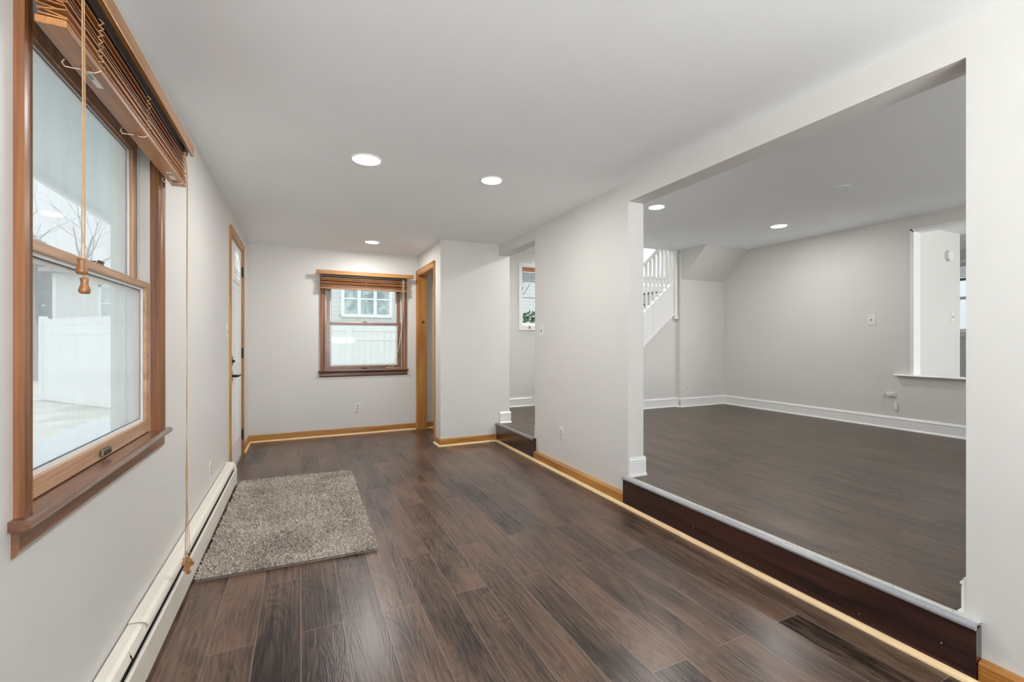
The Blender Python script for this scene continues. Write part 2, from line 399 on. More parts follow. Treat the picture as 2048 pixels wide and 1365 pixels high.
# walls
W1 = (1.357, 2.336, 0.77, 1.985)      # rough opening of the near window (y0,y1,z0,z1)
W9 = (-2.15, -.55, .85, 2.05)           # unseen window added to the left wall for light, behind the camera
D1 = (4.490, 5.340, -.02, 2.085)
struct(wall_mesh('X', XA-.15, XA, (YR-.15, YF+.15), (-.1, H1+.1), [W1, D1, W9]).build('wall_left', M['wall']), 'long white wall on the left with the near window and front door', 'wall')
W2 = (0.262, 1.205, 0.79, 1.955)
W3 = (2.955, 3.62, 1.40, 2.27)
W4 = (4.80, 5.86, 2.33, 3.45)
struct(wall_mesh('Y', YF, YF+.15, (XA-.15, 6.4), (-.1, 4.0), [W2, W3, W4]).build('wall_back', M['wall']), 'far end wall holding the pine-trimmed window', 'wall')
OP1 = (0.748, 2.540, -.05, ZBEAM); OP2 = (3.949, YP, -.05, 2.177)
struct(wall_mesh('X', XR, XRB, (YR-.15, YF), (-.1, H2+.02), [OP1, OP2]).build('wall_right', M['wall']), 'white wall with header beam and two openings up to the raised floor', 'wall')
struct(B(XL, XR, YP, YP+.11, -.1, H1+.02).build('wall_closet', M['wall']), 'short white partition between the pine doorway and the hall step', 'wall')
D2 = (5.117, 5.896, -.05, 2.043)
struct(wall_mesh('X', XL, XL+.11, (YP+.11, YF), (-.1, H1+.02), [D2]).build('wall_doorway', M['wall']), 'narrow white wall containing the pine-cased doorway', 'wall')
PT = (0.60, 2.529, 0.803, 2.349)
struct(wall_mesh('X', X2, X2+.13, (YR-.15, YB_+.2), (-.1, H2+.05), [PT]).build('wall_passthrough', M['wall']), 'white wall of the upper room with the pass-through opening', 'wall')
struct(B(5.02, X2+.05, YB_, YA_+.2, 0.1, H2+.02).build('wall_nook', M['wall']), 'short back wall of the upper room under the sloped soffit', 'wall')
W6 = (-.35, 1.90, 0.30, 2.12); W7 = (4.2, 5.4, 0.75, 2.0); W8 = (6.5, 8.1, 0.9, 2.25)  # unseen windows added behind the camera to bring in light
struct(wall_mesh('Y', YR-.15, YR, (XA-.15, 8.65), (-.1, 2.6), [W6, W7, W8]).build('wall_rear', M['wall']), 'rear wall behind the camera with added windows', 'wall')
struct(B(X2+.13, 7.17, 2.60, 2.70, 0.1, 2.5).build('wall_kitchen', M['wall']), 'white wall seen through the pass-through', 'wall')
W5 = (2.72, 3.40, 1.30, 2.27)
struct(wall_mesh('X', 8.5, 8.65, (YR-.15, YA_), (-.1, 2.6), [W5]).build('wall_kitchen_side', M['wall']), 'distant wall with a window behind the pass-through', 'wall')
struct(B(X2+.1, 8.65, YB_, YA_+.05, 0.1, 2.6).build('wall_kitchen_back', M['wall']), 'back wall of the room beyond the pass-through', 'wall')
struct(B(6.3, 6.4, YA_, YF+.1, 0.1, 4.0).build('wall_stair_end', M['wall']), 'end wall of the stairwell', 'wall')
up = MB(); up.box(3.2, 6.4, YA_, YA_+.06, H2+.12, 4.0); up.box(3.2, 3.3, YA_+.04, YF+.1, H2, 4.0)
struct(up.build('wall_stair_upper', M['wall']), 'upper stairwell wall above the ceiling line', 'wall')
sf = MB(); sf.prism([(YB_+.01, 2.065), (4.455, H2+.01), (YB_+.01, H2+.01)], (5.055, 0, 0), (X2+.01, 0, 0), (0, 1, 0), (0, 0, 1))
struct(sf.build('trim_1', M['wall']), 'sloped white soffit under the upper stair flight in the corner', 'soffit')

# knee wall under the staircase: outline follows the stringer
m_st = 0.83
def zlow(x): return 1.124+m_st*(x-4.424)
kw = MB(); kw.prism([(3.20, 0.15), (5.025, 0.15), (5.025, zlow(5.025)+.1), (3.2, zlow(3.2)+.1)], (0, YA_, 0), (0, YA_+.05, 0), (1, 0, 0), (0, 0, 1))
struct(kw.build('wall_knee', M['wall']), 'white knee wall under the stair stringer', 'wall')

# ------------------------------------------------------------------ baseboards and shoe mouldings
def pine_base(mb, A, Bp, out, h=0.083, t=0.013):
    mb.prism([(0, 0), (t, 0), (t, h-.010), (t-.005, h-.002), (0, h)], A, Bp, out, (0, 0, 1))
def shoe(mb, A, Bp, out, off=0.013, r=0.017):
    pr = [(0, 0), (r, 0)]+[(r*math.cos(k*PI/10), r*math.sin(k*PI/10)) for k in range(1, 5)]+[(0, r)]
    o = Vector(out)*off; mb.prism(pr, Vector(A)+o, Vector(Bp)+o, out, (0, 0, 1))
def white_base(mb, A, Bp, out, h=0.135, t=0.014):
    prof = [(0, 0), (t+.012, 0), (t+.010, .010), (t+.003, .018), (t, .020), (t, h-.036), (t-.003, h-.031), (t+.004, h-.026), (t+.004, h-.020), (t-.004, h-.012), (t-.006, h-.004), (t-.009, h), (0, h)]
    mb.prism(prof, A, Bp, out, (0, 0, 1))
def base_obj(name, label, segs, fn, mat, **k):
    mb = MB()
    for A, Bp, out in segs: fn(mb, A, Bp, out, **k)
    return struct(mb.build(name, mat), label, 'baseboard' if fn is not shoe else 'moulding')
base_obj('baseboard_back', 'honey pine baseboard along the far wall below the window', [((XA, YF, 0), (XL-.02, YF, 0), (0, -1, 0)), ((XL+.11, YF, 0), (XR, YF, 0), (0, -1, 0))], pine_base, M['pineX'])
base_obj('baseboard_left', 'short honey pine baseboard beside the front door', [((XA, 5.395, 0), (XA, YF, 0), (1, 0, 0))], pine_base, M['pineY'])
base_obj('baseboard_closet', 'honey pine baseboard on the short partition', [((XL-.013, YP, 0), (XN-.002, YP, 0), (0, -1, 0))], pine_base, M['pineX'])
base_obj('baseboard_doorway', 'stub of pine baseboard beside the pine doorway', [((XL, YP, 0), (XL, 5.055, 0), (-1, 0, 0))], pine_base, M['pineY'])
base_obj('baseboard_right', 'honey pine baseboard between the two step openings', [((XR, 2.562, 0), (XR, 3.935, 0), (-1, 0, 0))], pine_base, M['pineY'], t=0.032)
base_obj('baseboard_front', 'honey pine baseboard at the bottom right corner by the big step', [((XR, YR, 0), (XR, .706, 0), (-1, 0, 0))], pine_base, M['pineY'], t=0.032)
base_obj('trim_2', 'pale unfinished shoe moulding along the far wall', [((XA, YF, 0), (XL-.02, YF, 0), (0, -1, 0)), ((XL+.11, YF, 0), (XR, YF, 0), (0, -1, 0))], shoe, M['shoeX'])
base_obj('trim_3', 'pale shoe moulding beside the front door', [((XA, 5.41, 0), (XA, YF, 0), (1, 0, 0))], shoe, M['shoeY'])
base_obj('trim_4', 'pale shoe moulding in front of the short partition', [((XL-.03, YP, 0), (XN, YP, 0), (0, -1, 0))], shoe, M['shoeX'])
base_obj('trim_5', 'pale shoe moulding stub beside the pine doorway', [((XL, YP-.03, 0), (XL, 5.05, 0), (-1, 0, 0))], shoe, M['shoeY'])
base_obj('trim_6', 'long pale shoe moulding running along both steps on the right', [((XR, YR, 0), (XR, YP-.012, 0), (-1, 0, 0))], shoe, M['shoeY'], off=0.039, r=0.02)
base_obj('baseboard_hall', 'white moulded baseboard under the hall window', [((XRB, YF, S), (3.20, YF, S), (0, -1, 0))], white_base, M['trim'])
base_obj('baseboard_passthrough', 'long white moulded baseboard below the pass-through', [((X2, YR, S), (X2, YB_, S), (-1, 0, 0))], white_base, M['trim'])
base_obj('baseboard_nook', 'white moulded baseboard in the back corner of the upper room', [((5.02-.014, YB_, S), (X2, YB_, S), (0, -1, 0)), ((5.02, YB_-.01, S), (5.02, YA_, S), (-1, 0, 0))], white_base, M['trim'])
base_obj('baseboard_knee', 'white moulded baseboard below the staircase wall', [((3.2, YA_, S), (5.01, YA_, S), (0, -1, 0))], white_base, M['trim'])
base_obj('baseboard_jamb', 'white moulded base block at the left jamb of the wide opening', [((XR+.004, 2.540, S), (XRB+.012, 2.540, S), (0, -1, 0)), ((XRB, 2.53, S), (XRB, 3.949, S), (1, 0, 0))], white_base, M['trim'])
base_obj('baseboard_jamb_front', 'white moulded base at the right jamb of the wide opening', [((XR+.004, .748, S), (XRB+.012, .748, S), (0, 1, 0)), ((XRB, YR, S), (XRB, .76, S), (1, 0, 0))], white_base, M['trim'])
base_obj('baseboard_hall_pier', 'white moulded base block on the pier left of the hall step', [((XR+.01, YP, S), (XRB+.012, YP, S), (0, -1, 0)), ((XRB, YP-.01, S), (XRB, YF, S), (1, 0, 0))], white_base, M['trim'])
base_obj('baseboard_hall_jamb', 'white moulded base at the near jamb of the hall opening', [((XR+.004, 3.949, S), (XRB+.012, 3.949, S), (0, 1, 0))], white_base, M['trim'])

# ------------------------------------------------------------------ steps: riser boards and nosings
def nosing_profile():
    r = 0.011
    pts = [(0.045, 0.0), (0.045, 0.003), (0.016, 0.0065)]
    pts += [(-r*math.sin(k*PI/8)+0.004, 0.006-r+r*math.cos(k*PI/8)) for k in range(0, 9)]
    pts += [(0.012, -0.016), (0.012, 0.0)]
    return pts
def step(label, y0, y1, nose_mat, nails, num, flange, op):
    rb = B(XN, XN+.016, y0, y1, 0, S-.012)
    rb.box(XN+.015, XR-.0005, y0, op[0]-.001, 0, S-.010); rb.box(XN+.015, XR-.0005, min(op[1], y1)-.0005, y1, 0, S-.010)
    rz = struct(rb.build(f'trim_{num}', M['riserY']), label[0], 'step riser')
    n = MB(); n.prism(nosing_profile(), (XN-.006, y0, S), (XN-.006, y1, S), (1, 0, 0), (0, 0, 1))
    nb = struct(n.build(f'trim_{num+1}', nose_mat, smooth=False), label[1], 'stair nosing')
    if flange:
        B(XN+.014, XN+.040, y0, y1, S+.002, S+.0075).build('flange', M['nosing_flange'], nb, bevel=.0015)
    k = y0+.07
    while nails and k < y1:
        MB().lathe([(.0028, 0), (.0028, .0006), (0, .0006)], (XN+.026+random.uniform(-.004, .004), k, S+.0074), n=8).build('nail_hole', M['slot'], nb)
        k += random.uniform(.17, .24)
    return rz
st = step(('dark red-brown wooden riser board of the wide step', 'grey rounded nosing along the wide step'), .708, 2.553, M['nosing'], True, 7, True, OP1)
for (yy, zz) in ((1.92, .085), (1.51, .14), (1.30, .125), (.93, .16), (1.06, .05), (.84, .12), (.80, .09)):
    MB().lathe([(.0018, 0), (.0018, .0008), (0, .001)], (XN, yy, zz), (-1, 0, 0), n=8).build('nail_head', M['recept'] if zz < .1 else M['dark'], st)
step(('dark wooden riser board of the small hall step', 'stair nosing in shaded colour along the hall step'), 3.925, YP-.001, M['nosing_shaded'], False, 9, False, OP2)

# ------------------------------------------------------------------ windows
def place(O, U, V):
    O, U, V = Vector(O), Vector(U), Vector(V)
    def bx(mb, u0, u1, v0, v1, z0, z1):
        p = O+U*u0+V*v0; q = O+U*u1+V*v1
        return mb.box(min(p.x, q.x), max(p.x, q.x), min(p.y, q.y), max(p.y, q.y), z0, z1)
    def pt(u, v, z): return O+U*u+V*v+Vector((0, 0, z))
    return bx, pt
def frame4(bx, u0, u1, v0, v1, z0, z1, wl, wr, wb, wt):
    """four bars of a rectangular frame as separate builders: left, right, bottom, top"""
    return [bx(MB(), u0, u0+wl, v0, v1, z0, z1), bx(MB(), u1-wr, u1, v0, v1, z0, z1), bx(MB(), u0+wl, u1-wr, v0, v1, z0, z0+wb), bx(MB(), u0+wl, u1-wr, v0, v1, z1-wt, z1)]
def merge(*mbs):
    m = MB()
    for q in mbs: m.add(q.v, q.f)
    return m
def wood_window(name, O, U, V, axis, c0, c1, zs, zh, label, stool_ext, cmat, smat, hmat, glass_lo, glass_hi, zm):
    """double-hung window; u along the wall, v outwards; c0,c1 = outer edges of the casing, zs stool top, zh head of opening, zm top of meeting rail"""
    bx, pt = place(O, U, V)
    w = thing(name, pt((c0+c1)/2, 0, zs), label, 'window', kind='structure')
    cw = 0.057; i0, i1 = c0+cw, c1-cw; Z = 'Z'
    # casing with a stepped colonial profile
    for a, b, s in ((c0, i0, 1), (i1, c1, -1)):
        prof = [(0, 0), (0, .018), (.012, .018), (.020, .013), (.034, .012), (.046, .009), (.050, .011), (.057, .008), (.057, 0)]
        e = a if s == 1 else b
        mb = MB(); mb.prism(prof, pt(e, 0, zs), pt(e, 0, zh+cw), Vector(U)*s, -Vector(V))
        mb.build('casing', M[cmat+'Z'], w)
    mb = MB(); mb.prism([(0, 0), (.018, 0), (.018, -.012), (.012, -.02), (.009, -.046), (.008, -.057), (0, -.057)], pt(i0, 0, zh+cw), pt(i1, 0, zh+cw), -Vector(V), (0, 0, 1))
    mb.build('head_casing', M[cmat+axis], w)
    # stool and apron
    mb = MB(); mb.prism([(.0, 0), (.028, 0), (.036, -.003), (.040, -.011), (.036, -.019), (.028, -.022), (0, -.022)], pt(c0-stool_ext, 0, zs), pt(c1+stool_ext, 0, zs), -Vector(V), (0, 0, 1))
    bx(mb, i0, i1, 0, .03, zs-.022, zs)
    mb.build('stool', M[hmat+axis], w)
    mb = MB(); mb.prism([(0, 0), (.024, 0), (.022, -.008), (.013, -.016), (.013, -.045), (.006, -.058), (0, -.06)], pt(c0-.008, 0, zs-.022), pt(c1+.008, 0, zs-.022), -Vector(V), (0, 0, 1))
    mb.build('apron', M[hmat+axis], w)
    # wooden jamb edge, then vinyl liners
    j = merge(bx(MB(), i0-.001, i0+.003, 0, .02, zs, zh), bx(MB(), i1-.003, i1+.001, 0, .02, zs, zh), bx(MB(), i0, i1, 0, .02, zh-.012, zh))
    j.build('jamb_edge', M[cmat+'Z'], w)
    l = MB()
    for a, b in ((i0-.002, i0+.010), (i1-.010, i1+.002)):
        bx(l, a, b, .02, .13, zs-.01, zh)
    for uu, d in ((i0+.010, .006), (i1-.016, .006)):
        bx(l, uu, uu+d, .054, .059, zs, zh); bx(l, uu, uu+d, .098, .102, zs, zh)
    bx(l, i0, i1, .02, .13, zh-.01, zh+.004); bx(l, i0, i1, .03, .15, zs-.03, zs-.002)
    l.build('jamb_liner', M['liner'], w)
    q0, q1 = i0+.012, i1-.012
    def sash(nm, v0, v1, z0, z1, rb, rt, st, glass, mt):
        s = merge(*frame4(bx, q0, q1, v0, v1, z0, z1, st, st, rb, rt)).build(nm, M[mt+'Z'] if nm == 'upper_sash' else M[mt+axis], w, bevel=.003)
        g0, g1, h0, h1 = q0+st, q1-st, z0+rb, z1-rt; vm = (v0+v1)/2
        merge(*frame4(bx, g0, g1, v0+.010, v0+.018, h0, h1, .013, .013, .011, .009)).build('glazing_bead', M['vinyl'], s)
        merge(*frame4(bx, g0+.013, g1-.013, vm-.001, vm+.002, h0+.011, h1-.009, .003, .003, .003, .003)).build('gasket', M['gasket'], s)
        bx(MB(), g0, g1, vm-.002, vm+.002, h0, h1).build('pane', glass, s)
        return s
    sash('upper_sash', .062, .096, zm-.034, zh-.010, .034, .040, .048, glass_hi, smat)
    lo = sash('lower_sash', .020, .054, zs+.002, zm, .050, .027, .046, glass_lo, smat)
    # sash lift on the bottom rail and lock on the meeting rail
    uc = (q0+q1)/2
    mb = MB(); prof = [(-.036, .006), (-.030, .020), (.030, .020), (.036, .006), (.036, .0), (-.036, 0)]
    lf = bx(MB(), uc-.034, uc+.034, .010, .021, zs+.012, zs+.034).build('sash_lift', M['bronze'], lo, bevel=.004)
    bx(MB(), uc-.026, uc+.026, .0085, .011, zs+.015, zs+.024).build('lift_recess', M['dark'], lf)
    lk = merge(bx(MB(), uc-.030, uc+.030, .028, .050, zm, zm+.010), bx(MB(), uc-.012, uc+.024, .024, .034, zm+.009, zm+.015)).build('sash_lock', M['bronze'], lo, bevel=.003)
    return w, bx, pt
wood_window('window_1', (XA, 0, 0), (0, 1, 0), (-1, 0, 0), 'Y', 1.300, 2.393, .793, 1.985, 'large double-hung wooden window in the left wall nearest the camera', .02, 'stain', 'sash', 'umber', M['glass_hazy'], M['glass_hazy'], 1.408)
wood_window('window_2', (0, YF, 0), (1, 0, 0), (0, 1, 0), 'X', 0.208, 1.259, .807, 1.955, 'wooden double-hung window in the far end wall', .02, 'stain', 'umber', 'umber', M['glass'], M['glass'], 1.406)

def white_window(name, O, U, V, u0, u1, z0, z1, label, glass, tw=.055, rail=True):
    bx, pt = place(O, U, V); w = thing(name, pt((u0+u1)/2, 0, z0), label, 'window', kind='structure')
    merge(*frame4(bx, u0-tw, u1+tw, -.016, 0, z0-tw*1.3, z1+tw, tw, tw, tw*1.3, tw)).build('casing', M['trim'], w, bevel=.004)
    merge(*frame4(bx, u0, u1, 0.0, .13, z0, z1, .008, .008, .008, .008)).build('jamb', M['trim'], w)
    zm = (z0+z1)/2
    for nm, v0, a, b in (('upper_sash', .075, zm-.02, z1-.008), ('lower_sash', .040, z0+.008, zm+.02)) if rail else (('sash', .05, z0+.008, z1-.008),):
        s = merge(*frame4(bx, u0+.008, u1-.008, v0, v0+.03, a, b, .03, .03, .035, .03)).build(nm, M['trim'], w, bevel=.003)
        bx(MB(), u0+.03, u1-.03, v0+.012, v0+.016, a+.03, b-.025).build('pane', glass, s)
    return w, bx, pt
white_window('window_3', (0, YF, 0), (1, 0, 0), (0, 1, 0), W3[0], W3[1], W3[2], W3[3], 'white-trimmed window at the end of the hall above the step', M['glass'])
white_window('window_4', (0, YF, 0), (1, 0, 0), (0, 1, 0), W4[0], W4[1], W4[2], W4[3], 'bright stairwell window behind the balusters', M['glass'])
white_window('window_5', (8.5, 0, 0), (0, 1, 0), (1, 0, 0), W5[0], W5[1], W5[2], W5[3], 'white window sliver seen past the pass-through wall', M['glass'])
for num, wn_, lb in ((6, W6, 'added wide white window in the wall behind the camera'), (7, W7, 'added white window at the rear of the upper room'), (8, W8, 'added white window at the rear of the kitchen')):
    white_window(f'window_{num}', (0, YR, 0), (1, 0, 0), (0, -1, 0), wn_[0], wn_[1], wn_[2], wn_[3], lb, M['glass'], rail=False)

white_window('window_9', (XA, 0, 0), (0, 1, 0), (-1, 0, 0), W9[0], W9[1], W9[2], W9[3], 'added white window in the left wall behind the camera', M['glass'], rail=False)
# ------------------------------------------------------------------ pass-through ledge and trim
mb = MB(); mb.prism([(-.14, 0), (.055, 0), (.060, -.008), (.055, -.016), (-.14, -.016)], (X2, .45, .805), (X2, 2.671, .805), (-1, 0, 0), (0, 0, 1))
lg = struct(mb.build('trim_11', M['trim']), 'white ledge at the bottom of the pass-through opening', 'ledge')
mb = MB(); mb.box(X2-.006, X2+.134, 2.517, 2.530, .805, 2.349); mb.box(X2-.006, X2+.134, .6, 2.530, 2.337, 2.350)
mb.box(X2-.008, X2, 2.529, 2.548, .805, 2.366); mb.box(X2-.008, X2, .6, 2.548, 2.350, 2.366)
struct(mb.build('trim_12', M['trim']), 'white lining and thin bead around the pass-through opening', 'trim')

# ------------------------------------------------------------------ doors
d1 = thing('door_1', (XA, 4.915, 0), 'white panelled front door with arched fanlight and black lever in the left wall', 'door', kind='structure')
y0, y1, zt = 4.497, 5.333, 2.078
for a, s in ((4.442, 1), (5.390, -1)):
    mb = MB(); mb.prism([(0, 0), (0, .018), (.012, .018), (.022, .013), (.040, .011), (.050, .009), (.057, .008), (.057, 0)], (XA, a, 0), (XA, a, zt+.075), (0, s, 0), (1, 0, 0)); mb.build('casing', M['pineZ'], d1)
mb = MB(); mb.prism([(0, .057), (.018, .057), (.018, .045), (.012, .035), (.010, .01), (.008, 0), (0, 0)], (XA, 4.499, zt+.018), (XA, 5.333, zt+.018), (1, 0, 0), (0, 0, 1)); mb.build('head_casing', M['pineY'], d1)
merge(B(XA-.12, XA+.001, y0-.007, y0+.008, 0, zt+.018), B(XA-.12, XA+.001, y1-.008, y1+.007, 0, zt+.018), B(XA-.12, XA+.001, y0, y1, zt, zt+.018)).build('jamb', M['pineZ'], d1)
ly0, ly1, lz0, lz1 = 4.725, 5.095, 1.76, 2.01      # fanlight
def arch(y_a, y_b, z_a, z_spring, rise, n=10):
    yc = (y_a+y_b)/2; hw = (y_b-y_a)/2
    return [(y_a, z_a), (y_b, z_a)]+[(yc+hw*math.cos(k*PI/n), z_spring+rise*math.sin(k*PI/n)) for k in range(0, n+1)]
slab = B(XA-.046, XA-.004, y0+.010, y1-.010, .014, zt-.003).build('slab', M['door'], d1, bevel=.002)
def raised(pts, inset, name='panel'):
    """raised panel: outer outline flush, sunk groove, raised field"""
    n = len(pts); yc = sum(p[0] for p in pts)/n; zc = sum(p[1] for p in pts)/n
    def ins(p, d):
        v = Vector((yc-p[0], zc-p[1])); f = max(0, 1-d/max(v.length, 1e-4)); return (yc-v.x*f, zc-v.y*f)
    rings = [[(XA-.004, *p) for p in pts], [(XA+.001, *ins(p, inset*.35)) for p in pts], [(XA-.0025, *ins(p, inset)) for p in pts], [(XA+.0005, *ins(p, inset*1.6)) for p in pts]]
    m = MB()
    for r in rings: m.v += r
    for k in range(3):
        m.f += [(k*n+i, k*n+(i+1) % n, (k+1)*n+(i+1) % n, (k+1)*n+i) for i in range(n)]
    m.f.append(tuple(range(3*n, 4*n)))
    m.build(name, M['door'], slab)
def rect(a, b, c, d): return [(a, c), (b, c), (b, d), (a, d)]
raised(rect(4.625, 4.865, .95, 1.66), .03); raised(rect(4.955, 5.20, .95, 1.66), .03)
raised(rect(4.625, 4.865, .24, .80), .03); raised(rect(4.955, 5.20, .24, .80), .03)
oa = arch(ly0-.045, ly1+.045, lz0-.045, 1.90, .155); ia = arch(ly0, ly1, lz0, 1.90, .115)
m = MB(); n = len(oa)
for q, xx in ((oa, XA-.004), (oa, XA+.004), (ia, XA+.008), (ia, XA-.004)): m.v += [(xx, *p) for p in q]
for k in range(3): m.f += [(k*n+i, k*n+(i+1) % n, (k+1)*n+(i+1) % n, (k+1)*n+i) for i in range(n)]
m.build('fanlight_frame', M['door'], slab)
fl = MB(); fl.prism(ia, (XA-.004, 0, 0), (XA-.0015, 0, 0), (0, 1, 0), (0, 0, 1)); fg = fl.build('fanlight', emit('glowing_fanlight_glass', (0.80, 0.86, 0.88), 0.55), slab)  # outdoor light on the glass is given as its own glow
m = MB()
for yy in (ly0+.1, (ly0+ly1)/2, ly1-.1): m.tube([(XA-.001, yy, lz0), (XA-.001, yy, 1.95 if abs(yy-4.91) > .05 else 2.01)], .003, 6)
for zz in (1.80, 1.83): m.tube([(XA-.001, ly0, zz), (XA-.001, ly1, zz)], .003, 6)
m.build('caming', M['bronze'], fg)
hd = merge(B(XA-.004, XA+.004, 4.560, 4.622, .820, .900), MB().lathe([(.012, 0), (.012, .03), (.009, .05)], (XA+.002, 4.592, .862), (1, 0, 0), 16)).build('lever_rose', M['black'], slab, bevel=.002)
MB().tube([(XA+.046, 4.585, .862), (XA+.050, 4.64, .862), (XA+.050, 4.72, .862), (XA+.046, 4.80, .860)], [.010, .010, .009, .006], 10).build('lever', M['black'], hd)
db = merge(B(XA-.004, XA+.006, 4.560, 4.622, .955, 1.035)).build('deadbolt', M['black'], slab, bevel=.002)
B(XA+.006, XA+.024, 4.583, 4.6, .980, 1.004).build('thumb_turn', M['black'], db, bevel=.002)
for zz in (.215, 1.045, 1.87):
    hg = B(XA-.006, XA+.003, 5.318, 5.345, zz-.05, zz+.05).build('hinge', M['hinge'], d1)
    MB().lathe([(.007, -.052), (.007, .052), (.004, .056)], (XA+.008, 5.330, zz), n=12).build('hinge_pin', M['hinge'], hg)
B(XA-.12, XA+.012, y0, y1, 0, .014).build('threshold', M['umberY'], d1, bevel=.004)

d2 = thing('door_2', (XL, 5.50, 0), 'open doorway cased in honey pine beside the far window', 'doorway', kind='structure')
for a, s in ((5.060, 1), (5.951, -1)):
    mb = MB(); mb.prism([(0, 0), (0, .018), (.014, .018), (.024, .013), (.046, .010), (.057, .008), (.057, 0)], (XL, a, 0), (XL, a, 2.100), (0, s, 0), (-1, 0, 0)); mb.build('casing', M['pineZ'], d2)
mb = MB(); mb.prism([(0, .057), (.018, .057), (.018, .043), (.012, .030), (.008, 0), (0, 0)], (XL, 5.117, 2.043), (XL, 5.894, 2.043), (-1, 0, 0), (0, 0, 1)); mb.build('head_casing', M['pineY'], d2)
B(XL-.002, XL+.112, 5.115, 5.128, 0, 2.043).build('jamb', M['pineZ'], d2)
jb = B(XL-.002, XL+.112, 5.884, 5.897, 0, 2.043).build('jamb', M['pineZ'], d2)
MB().lathe([(.020, 0), (.018, .0012), (.0, .0014)], (XL+.065, 5.884, 1.42), (0, -1, 0), 14).build('knot', plain('pine_knot', (0.09, 0.03, 0.012), .5), jb)
B(XL-.002, XL+.112, 5.117, 5.896, 2.030, 2.044).build('head_jamb', M['pineY'], d2)

# ------------------------------------------------------------------ recessed ceiling lights
def make_light(loc, r, label, watts=LAMP_W):
    t = thing('recessed_light', loc, label, 'ceiling light', 'recessed ceiling lights')
    x, y, z = loc
    MB().lathe([(r, 0), (r, -.004), (r*.93, -.008), (r*.86, -.006), (r*.85, 0)], loc, n=48).build('trim_ring', M['trim'], t, smooth=True)
    MB().lathe([(r*.86, -.002), (r*.80, -.009), (r*.55, -.013), (0, -.015)], loc, n=48).build('lens', M['lens'], t, smooth=True)
    area_light('lamp', (0, 0, -.018), (0, 0, 0), r*1.5, r*1.5, watts, LAMP_COL, t, 'DISK')
    return t
make_light((.369, 2.916, H1), .095, 'largest lit recessed light, on the lower ceiling nearest the left window')
make_light((1.212, 2.920, H1), .080, 'lit recessed light on the lower ceiling nearest the header beam', 8.0)
make_light((.733, 5.308, H1), .085, 'small lit recessed light on the ceiling near the far window', 14.0)
make_light((3.198, 3.432, H2), .085, 'lit recessed light in the upper room just behind the beam jamb', 10.0)
make_light((2.95, 4.45, H2), .085, 'added unseen recessed light that brightens the hall')  # lamp out of view, added to brighten the hall
make_light((5.004, 3.395, H2), .095, 'lit recessed light deep in the upper room before the pass-through wall', 10.0)
cv = MB().lathe([(.075, 0), (.075, -.003), (.070, -.005), (0, -.006)], (4.25, 2.328, H2), n=40).build('ceiling_cover', M['ceil'], smooth=False)
tag(cv, 'round blank cover plate painted over on the upper room ceiling', 'cover plate')

# ------------------------------------------------------------------ baseboard heater
ht = thing('baseboard_heater', (XA, 2.3, 0), 'long cream metal baseboard heater along the left wall under the window', 'heater')
def plate_prism(pts, t, ya, yb):
    """thin sheet following an open XZ polyline"""
    up_ = []; n = len(pts)
    for i, p in enumerate(pts):
        a = Vector(pts[max(i-1, 0)]); b = Vector(pts[min(i+1, n-1)]); d = (b-a).normalized(); up_.append((p[0]-d.y*t, p[1]+d.x*t))
    m = MB(); m.prism(list(pts)+up_[::-1], (XA, ya, 0), (XA, yb, 0), (1, 0, 0), (0, 0, 1)); return m
yj = 1.975
plate_prism([(.005, .186), (.040, .184), (.054, .178), (.060, .168), (.058, .162)], .0025, yj, 4.235).build('top_cover', M['heater'], ht)
plate_prism([(.005, .181), (.034, .179), (.046, .173), (.051, .163), (.049, .157)], .0025, .3, yj+.03).build('top_cover', M['heater'], ht)
plate_prism([(.050, .174), (.057, .158), (.059, .150)], .002, 1.82, 4.235).build('damper', M['heater'], ht)
plate_prism([(.047, .171), (.054, .155), (.056, .147)], .002, .3, 1.815).build('damper', M['heater'], ht)
plate_prism([(.064, .134), (.069, .137), (.073, .132), (.073, .022), (.064, .018)], .002, 1.90, 4.235).build('front_panel', M['heater'], ht)
plate_prism([(.063, .132), (.068, .135), (.072, .130), (.072, .022), (.063, .018)], .002, .3, 1.905).build('front_panel', M['heater'], ht)
B(XA, XA+.055, .3, 4.235, .015, .150).build('heating_element', M['dark'], ht)  # element block, coloured near-black for the shade inside the slot
B(XA, XA+.0045, .3, 4.24, .0, .176).build('shade_back_plate', M['dark'], ht)  # near-black sheet paints the shadow line along the wall
ec = MB(); ec.prism([(0, 0), (.073, 0), (.077, .004), (.077, .130), (.072, .150), (.064, .172), (.050, .186), (.030, .192), (0, .193)], (XA, 4.225, 0), (XA, 4.262, 0), (1, 0, 0), (0, 0, 1))
ec.build('end_cap', M['heater'], ht, bevel=.003)

# ------------------------------------------------------------------ shag rug
rc = [Vector((-.462, 2.615, 0)), Vector((.386, 2.585, 0)), Vector((.402, 4.205, 0)), Vector((-.448, 4.265, 0))]
def rug_pt(u, v): return rc[0]*(1-u)*(1-v)+rc[1]*u*(1-v)+rc[2]*u*v+rc[3]*(1-u)*v
rt = thing('shag_rug', rug_pt(.5, .5), 'small grey-brown shag rug on the dark floor beside the heater', 'rug')
m = MB(); nu, nv = 40, 70
grid = [[None]*(nv+1) for _ in range(nu+1)]
for i in range(nu+1):
    for j in range(nv+1):
        e = min(i, nu-i, j, nv-j); p = rug_pt(i/nu, j/nv)
        m.v.append((p.x, p.y, .018 if e else .012)); grid[i][j] = len(m.v)-1
for i in range(nu):
    for j in range(nv): m.f.append((grid[i][j], grid[i+1][j], grid[i+1][j+1], grid[i][j+1]))
k = len(m.v); m.v += [tuple(rc[i]+Vector((0, 0, .0005))) for i in range(4)]; m.f.append((k+3, k+2, k+1, k))
m.build('backing', M['rug'], rt, recalc=False)
